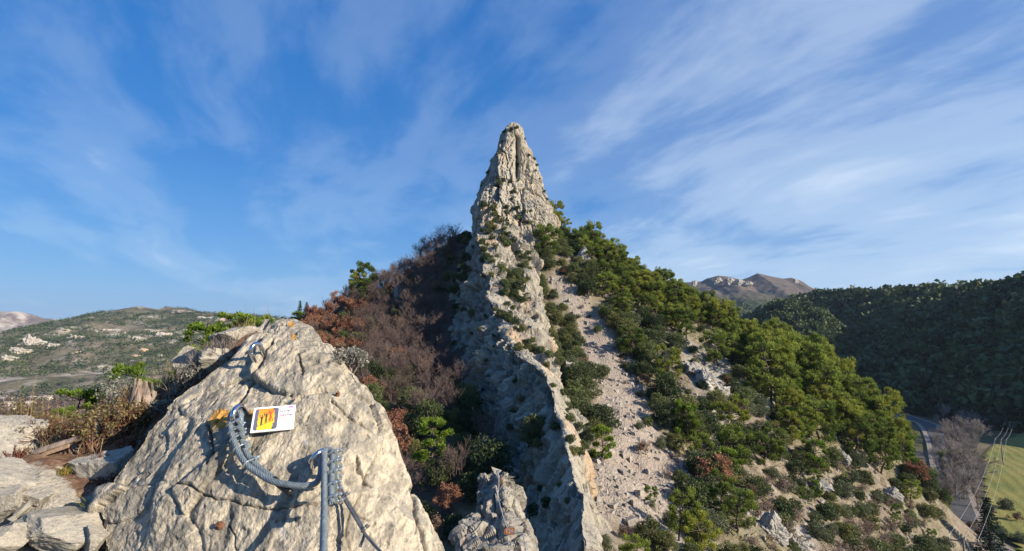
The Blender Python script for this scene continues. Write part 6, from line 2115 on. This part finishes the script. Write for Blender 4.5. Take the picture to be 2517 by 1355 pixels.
M['straw'] = leaf_material('dry_straw', (0.20, 0.125, 0.06), (0.46, 0.35, 0.20), 0.2, rough=0.8, var=0.1)
M['green_blade'] = leaf_material('green_orange_blades', (0.36, 0.17, 0.04), (0.16, 0.22, 0.03), 0.3, var=0.0)
M['red_stem'] = leaf_material('red_brown_stems', (0.09, 0.035, 0.025), (0.26, 0.10, 0.06), 0.1, var=0.1)
M['sage'] = leaf_material('grey_sage_leaves', (0.15, 0.155, 0.12), (0.34, 0.34, 0.27), 0.15, var=0.1)
M['wood'] = plain('weathered_wood', (0.27, 0.205, 0.155), 0.9, scale=14, noise_amt=0.45, bumpd=0.01)
M['wood_fresh'] = plain('split_wood', (0.46, 0.30, 0.18), 0.85, scale=20, noise_amt=0.3, bumpd=0.006)

# ledge surface lookup
LB = BVHTree.FromPolygons(np.stack([lx, ly, lz], -1)[::2, ::2].reshape(-1, 3).tolist(), grid_faces(125, 125).tolist())


def ledge_hit(px, py):
    h_, n_, i_, d_ = LB.ray_cast(Vector((0, 0, 0)), Vector(P(px, py, 1.0)).normalized())
    return None if h_ is None else np.array(h_)


def drop_on_ledge(x, y):
    h_, n_, i_, d_ = LB.ray_cast(Vector((x, y, 5)), Vector((0, 0, -1)))
    return None if h_ is None else np.array(h_)


rg = np.random.default_rng(77)
mb = MB()
for k in range(420):
    x = rg.uniform(-4.6, -1.6); y = rg.uniform(2.6, 5.0)
    p = drop_on_ledge(x, y)
    if p is None or p[2] < -2.2:
        continue
    a_, b_ = proj(p)
    if not in_poly(np.array([a_]), np.array([b_]), [(-400, 1000), (130, 1030), (230, 1060), (330, 930), (480, 840), (640, 790), (600, 860), (420, 985), (330, 1085), (250, 1150), (130, 1120), (-400, 1130)])[0]:
        continue
    blades(mb, rg, p, 16, rg.uniform(0.06, 0.20), 0.7, 0.0016, 0.03)
o = obj('dry_grass', mb.mesh('dry_grass', M['straw'], False)); kind(o, 'stuff', 'dry straw coloured grass over the ledge left of the slab')


def ledge_plant(name, px, py, label, cat, build, Y=None):
    p = ledge_hit(px, py) if Y is None else P(px, py, Y)
    if p is None:
        p = P(px, py, 3.3)
    e = empty(name, p)
    build(e)
    tag(e, label, cat)
    return e


def twiggy(seed, h, stems, mat, leaf=None, nleaf=0, lf=0.02, r=0.004, depth=3, spread=0.35):
    def f(e):
        rng = np.random.default_rng(seed)
        mb = MB(); tips = []
        for k in range(stems):
            a = rng.random() * 6.28
            d = np.array([math.cos(a) * 0.5, math.sin(a) * 0.5, 1.0]) + rng.normal(size=3) * 0.15; d /= np.linalg.norm(d)
            b0 = np.array([rng.normal() * h * 0.15, rng.normal() * h * 0.15, -0.02])
            path = limb(rng, b0, b0 + d * h * 0.45, 0, 5, 0.04)
            mb.tube(path, np.linspace(r, r * 0.7, 5), 4, cap=False, tint=rng.random())
            for j in range(3):
                nd = d + rng.normal(size=3) * spread; nd /= np.linalg.norm(nd)
                growthin(rng, mb, path[rng.integers(2, 5)], nd, h * 0.33, r * 0.7, depth - 1, spread, tips)
        obj('stems', mb.mesh('stems', M[mat], True), e)
        if leaf:
            tp = np.array(tips)
            C = tp[rng.integers(0, len(tp), nleaf)] + rng.normal(size=(nleaf, 3)) * h * 0.05
            lv = MB(); V, F = leaf_quads(C, lf, lf * 0.45, rng, up=0.4); lv.add(V, F, rng.random(nleaf))
            obj('leaves', lv.mesh('leaves', M[leaf], False), e)
    return f


def growthin(rng, mb, p, d, L, r, depth, spread, tips):
    path = limb(rng, p, p + d * L, 0.0, 4, 0.06)
    mb.tube(path, np.linspace(r, r * 0.5, 4), 3, cap=False, tint=rng.random())
    tips.append(path[-1]); tips.append(path[2])
    if depth <= 0:
        return
    for k in range(3):
        nd = d + rng.normal(size=3) * spread; nd[2] += 0.1; nd /= np.linalg.norm(nd)
        growthin(rng, mb, path[rng.integers(1, 4)], nd, L * rng.uniform(0.5, 0.85), max(r * 0.6, 0.0011), depth - 1, spread, tips)


for px, py, h, st_, mt, lf_, nl_, lab in [
    (545, 900, 0.20, 14, 'twig_grey', None, 0, 'grey leafless tuft of thin twigs left of the top eye bolt'),
    (505, 915, 0.17, 12, 'twig_grey', None, 0, 'second leafless tuft of twigs beside the grey one'),
    (470, 945, 0.13, 10, 'twig_grey', 'sage', 500, 'grey sage cushion between stump and slab'),
    (440, 975, 0.10, 10, 'twig_grey', 'sage', 500, 'pale sage plant hanging over the slab edge'),
    (405, 1010, 0.09, 9, 'twig_grey', 'sage', 450, 'small sage plant right of the stump foot'),
    (298, 1010, 0.22, 10, 'twig_grey', 'sage', 800, 'upright silvery plant left of the stump'),
    (255, 1085, 0.22, 12, 'twig', 'khaki', 900, 'khaki dry bush in the middle of the ledge plants'),
    (300, 1070, 0.20, 12, 'red_stem', 'khaki', 700, 'brown dry bush just below the stump'),
    (215, 1100, 0.18, 12, 'red_stem', 'khaki', 400, 'reddish dry bush above the split log'),
    (60, 1110, 0.24, 16, 'red_stem', 'khaki', 500, 'wide dry bush at the left edge of the ledge'),
    (110, 1108, 0.20, 14, 'red_stem', 'khaki', 250, 'reddish dry bush left of the split log'),
    (20, 1090, 0.26, 12, 'twig', 'khaki', 700, 'green brown weeds at the far left edge'),
    (150, 1100, 0.16, 10, 'twig_grey', 'sage', 250, 'grey weeds behind the split log'),
    (240, 1150, 0.10, 12, 'red_stem', None, 0, 'low tangle of dark red stems right of the log'),
    (275, 1195, 0.09, 12, 'red_stem', None, 0, 'red brown dry cushion on the lichened boulder'),
    (320, 1105, 0.10, 9, 'red_stem', None, 0, 'red stems beside the slab edge'),
    (40, 1135, 0.09, 9, 'red_stem', None, 0, 'dark red heather beside the upright block'),
    (65, 1310, 0.08, 9, 'red_stem', 'khaki', 120, 'brown withered clump among the lower stones'),
    (330, 1000, 0.14, 8, 'red_stem', 'khaki', 300, 'brown weeds at the foot of the stump'),
    (865, 905, 0.13, 14, 'twig_grey', 'sage', 500, 'silvery grey plant on the right shoulder of the slab'),
]:
    Yk = None if px < 700 else float(slab_Y(px - 26, py)) + 0.08
    ledge_plant('dry_plant', px, py, lab, 'plant', twiggy(int(px * 7 + py), h, st_, mt, lf_, nl_), Yk)


def tuft(seed, n, h, lean, w, spread, mat, axis=None):
    def f(e):
        mb = MB(); blades(mb, np.random.default_rng(seed), (0, 0, 0), n, h, lean, w, spread, axis=axis)
        obj('blades', mb.mesh('blades', M[mat], False), e)
    return f


ledge_plant('grass_tuft', 238, 1290, 'green and orange grass tuft against the foot of the slab', 'grass', tuft(1, 150, 0.13, 1.0, 0.0017, 0.015, 'green_blade', (-0.5, -0.2)), 2.16)
ledge_plant('grass_tuft', 405, 955, 'straw tuft of stiff stalks right of the stump', 'grass', tuft(2, 46, 0.17, 0.35, 0.0022, 0.02, 'straw', (-0.2, 0)))
ledge_plant('grass_tuft', 160, 1165, 'small green tuft between the stones', 'grass', tuft(3, 60, 0.05, 0.8, 0.0016, 0.014, 'green_blade'))
ledge_plant('grass_tuft', 95, 1075, 'tall thin straw stalks rising before the valley', 'grass', tuft(4, 16, 0.34, 0.14, 0.0015, 0.07, 'straw'), 2.9)
ledge_plant('grass_tuft', 180, 1090, 'thin straw stalks above the split log', 'grass', tuft(5, 14, 0.22, 0.2, 0.0014, 0.06, 'straw'), 2.9)
ledge_plant('grass_tuft', 470, 900, 'sparse stalks beside the pointed pale rock', 'grass', tuft(6, 20, 0.18, 0.3, 0.0013, 0.05, 'straw'), 3.3)
ledge_plant('grass_tuft', 330, 1040, 'bent straw stalks in front of the stump', 'grass', tuft(7, 22, 0.20, 0.5, 0.0013, 0.05, 'straw'), 2.95)
ledge_plant('grass_tuft', 640, 800, 'few thin stalks behind the slab top', 'grass', tuft(8, 12, 0.16, 0.3, 0.0014, 0.04, 'straw'), 3.5)


def stump(e):
    rng = np.random.default_rng(12)
    for k in range(9):
        a = k * 6.283 / 9 + rng.normal() * 0.1
        r = 0.052 + rng.normal() * 0.006
        h = rng.uniform(0.09, 0.17) * (1.0 if 2 < k < 8 else 0.75)
        c = np.array([math.cos(a) * r, math.sin(a) * r, 0])
        t_ = np.array([-math.sin(a), math.cos(a), 0]); n_ = np.array([math.cos(a), math.sin(a), 0])
        mb = MB()
        lv = np.linspace(-0.06, h, 9)
        rows_ = []
        for i, z in enumerate(lv):
            w = 0.020 * (1.0 if i < 6 else 1 - 0.22 * (i - 5)) + rng.normal() * 0.0012; th = 0.010 * (1 - 0.05 * i)
            o_ = n_ * (0.018 * (1 - i / 8) + rng.normal() * 0.0015)
            rows_.append([c + o_ + t_ * w * sx + n_ * th * sy + np.array([0, 0, z + rng.normal() * 0.002]) for sx, sy in ((-1, -0.4), (-0.5, 0.6), (0.1, 0.9), (0.6, 0.6), (1, -0.4), (0, -0.9))])
        mb.add(np.array(rows_), grid_faces(9, 6, True))
        obj('splinter', mb.mesh('splinter', M['wood'], False), e)


ledge_plant('tree_stump', 352, 995, 'weathered hollow split tree stump left of the slab', 'tree stump', stump, 3.0)


def logp(e):
    mb = MB()
    L = 0.17
    for i in range(8):
        pass
    t_ = np.linspace(-0.5, 0.5, 12)
    rows_ = []
    rng = np.random.default_rng(4)
    for t in t_:
        r = 0.024 * (1 - 0.35 * max(0, t)) + rng.normal() * 0.0012
        c = np.array([t * L, 0.02 * math.sin(3 * t), 0.02 + 0.06 * (t + 0.5)])
        rows_.append([c + np.array([0, math.cos(a) * r, math.sin(a) * r * (1.0 if math.sin(a) > 0 else 0.35)]) for a in np.linspace(0, 6.283, 13)[:-1]])
    mb.add(np.array(rows_), grid_faces(12, 12, True))
    V0 = np.array(rows_[0]); mb.add(np.vstack([V0, V0.mean(0)]), [[j, 12, (j + 1) % 12, (j + 1) % 12] for j in range(12)])
    obj('trunk_piece', mb.mesh('trunk_piece', M['wood'], False), e)
    obj('split_face', MB().box((0.0, -0.021, 0.035), (0.075, 0, 0.026), (0, 0.003, 0), (0, 0, 0.009)).mesh('split_face', M['wood_fresh'], False), e)


ledge_plant('log', 138, 1125, 'short split log lying on the ledge above the stones', 'log', logp)

# bright young pines on the shoulder beyond the ledge
for px, py, hpx, Y, lab in [(190, 1072, 100, 6.6, 'bright green young pine beyond the ledge on the left'), (155, 1068, 62, 6.2, 'small young pine left of the bright one beyond the ledge'), (153, 1098, 48, 5.2, 'rounded low pine just beyond the log'), (325, 1010, 98, 6.4, 'bushy bright pine behind the stump'), (368, 985, 52, 6.0, 'smaller pine right behind the stump'), (255, 1030, 70, 6.6, 'young pine between the bright one and the stump'), (508, 885, 80, 7.0, 'bright pine beyond the dry twigs'), (545, 855, 56, 7.0, 'bright pine above the dry twigs'), (480, 900, 46, 6.5, 'low pine beyond the sage plants'), (583, 832, 56, 7.0, 'bright pine behind the rough grey boulder'), (612, 822, 44, 7.4, 'small pine beside the rough grey boulder')]:
    q0 = P(px, py, Y)
    h_, n_, i_, d_ = LB.ray_cast(Vector((q0[0], q0[1], 5)), Vector((0, 0, -1)))
    z0 = h_.z if h_ is not None else q0[2]
    top = float(P(px, py - hpx * 1.25, Y)[2])
    plant('pine_young', (q0[0], q0[1], z0 - 0.01), max(0.08, (top - z0) / 4.1), lab, sz=1.0)
for px, py, s, lab in [(642, 850, 1.5, 'tallest bright pine left of the slab tip'), (668, 850, 1.0, 'small bright pine close to the slab tip'), (730, 810, 0.9, 'lime green pine right of the slab tip')]:
    plant('pine_young', at_ground(px, py), s * 1.15, lab)

# ---------------------------------------------------------------- air
haze = obj('haze', MB().box((0, 1700, 30), (3900, 0, 0), (0, 2300, 0), (0, 0, 185)).mesh('haze', None or M['pane'], False))
m = bpy.data.materials.new('thin_haze'); m.use_nodes = True
nt = m.node_tree
for n_ in list(nt.nodes):
    if n_.type != 'OUTPUT_MATERIAL':
        nt.nodes.remove(n_)
pv = nt.nodes.new('ShaderNodeVolumePrincipled')
pv.inputs['Color'].default_value = (0.62, 0.78, 1.0, 1)
pv.inputs['Density'].default_value = 0.00006
pv.inputs['Anisotropy'].default_value = 0.2
nt.links.new(pv.outputs[0], nt.nodes['Material Output'].inputs['Volume'])
haze.data.materials.clear(); haze.data.materials.append(m)
kind(haze, 'stuff', 'thin blue haze filling the valleys')

# ---------------------------------------------------------------- labels: tell alike things apart by the nearest landmark
import re as _re
LM = [('the summit', 1260, 315), ('the tall chimney crack', 1272, 390), ('the summit tower foot', 1225, 500), ('the head of the scree', 1370, 690), ('the pale pointed rock spur', 1408, 925), ('the whitish rocky outcrop', 1735, 935), ('the largest rust red oak', 1765, 1190), ('the dark shaded boulder', 1892, 1295), ('the yellow scree pine', 1690, 1065), ('the slim open slope pine', 1995, 1130),
      ('the tall dark trunked pine', 1985, 930), ('the lone pale spur pine', 2092, 880), ('the far cliff band', 1790, 690), ('the bend of the road', 2300, 1060), ('the low end of the road', 2345, 1330), ('the meadow corner', 2415, 1150), ('the corner cedar', 2445, 1280), ('the small pale cliff', 1432, 640), ('the lone scree bush', 1598, 1240),
      ('the rock tooth', 1220, 1200), ('the bright young ravine pine', 1062, 1100), ('the lone rust red oak', 975, 890), ('the lone hillside rock', 978, 715), ('the left skyline pines', 905, 660), ('the left skyline firs', 745, 740), ('the slab tip', 705, 790), ('the silvery plant on the slab', 865, 885), ('the lime green pine', 730, 780), ('the round olive oak', 918, 935), ('the pinkish roadside shrub', 2240, 1165), ('the tilted brown ledge', 2190, 1215), ('the long low rock rib', 2010, 1190), ('the broad dark scree oak', 1640, 960), ('the thin sparse pine', 1480, 1110), ('the red shrub under the rocks', 1800, 1005), ('the fin end block', 1440, 1230), ('the outermost tower pine', 1385, 540), ('the rust red ravine bush', 1100, 1250), ('the bushy ledge on the fin', 1250, 690), ('the second rock rib', 1320, 740), ('the crest bend of the fin', 1258, 880),
      ('the broad flat stone', 58, 1178), ('the split log', 138, 1110), ('the square grey stone', 137, 1186), ('the green grass tuft', 225, 1285), ('the lower left corner', 10, 1345), ('the wide weathered stone', 150, 1300), ('the big pale crag', 78, 840), ('the orange quarry face', 338, 832), ('the long orange cliff', 400, 822), ('the high grey cliff band', 510, 782), ('the pale slanting rock slab', 190, 828), ('the left valley terraces', 250, 920), ('the stump', 352, 965), ('the right skyline middle', 1620, 660), ('the right skyline dip', 1860, 800), ('the pine stand end', 2250, 1010)]
_u = 'first second third fourth fifth sixth seventh eighth ninth tenth eleventh twelfth thirteenth fourteenth fifteenth sixteenth seventeenth eighteenth nineteenth twentieth'.split()
ORD = ['nearest'] + [w + ' nearest' for w in _u[1:]] + [t + '-' + w + ' nearest' for t in ('twenty', 'thirty', 'forty', 'fifty') for w in _u[:9]]
_cnt = {}
for o in SC.objects:
    if o.parent is None and 'label' in o and 'group' in o:
        _cnt.setdefault(o['label'], []).append(o)
_bk = {}
for lab, obs in _cnt.items():
    if len(obs) < 2:
        continue
    short = _re.split(r' (?:on|in|along|among|at|just|deep|between|beside|strewn|scattered|clinging|growing|amid|by) ', lab)[0]
    for o in obs:
        up_ = 0.0 if o.type == 'MESH' else 1.0 * o.scale.z
        a, b = (float(v) for v in proj(np.array(o.location) + np.array([0, 0, up_])))
        nm, mx_, my_ = min(LM, key=lambda q: (q[1] - a) ** 2 + (q[2] - b) ** 2)
        dx_, dy3 = a - mx_, b - my_
        way = ('right of' if dx_ > 0 else 'left of') if abs(dx_) > abs(dy3) else ('below' if dy3 > 0 else 'above')
        _bk.setdefault((short, way, nm), []).append((math.hypot(dx_, dy3), o))
for (short, way, nm), lst in _bk.items():
    lst.sort(key=lambda q: q[0])
    for k, (_, o) in enumerate(lst):
        o['label'] = '%s %s %s' % (short, way, nm) + ('' if len(lst) == 1 else ', ' + ORD[min(k, len(ORD) - 1)])
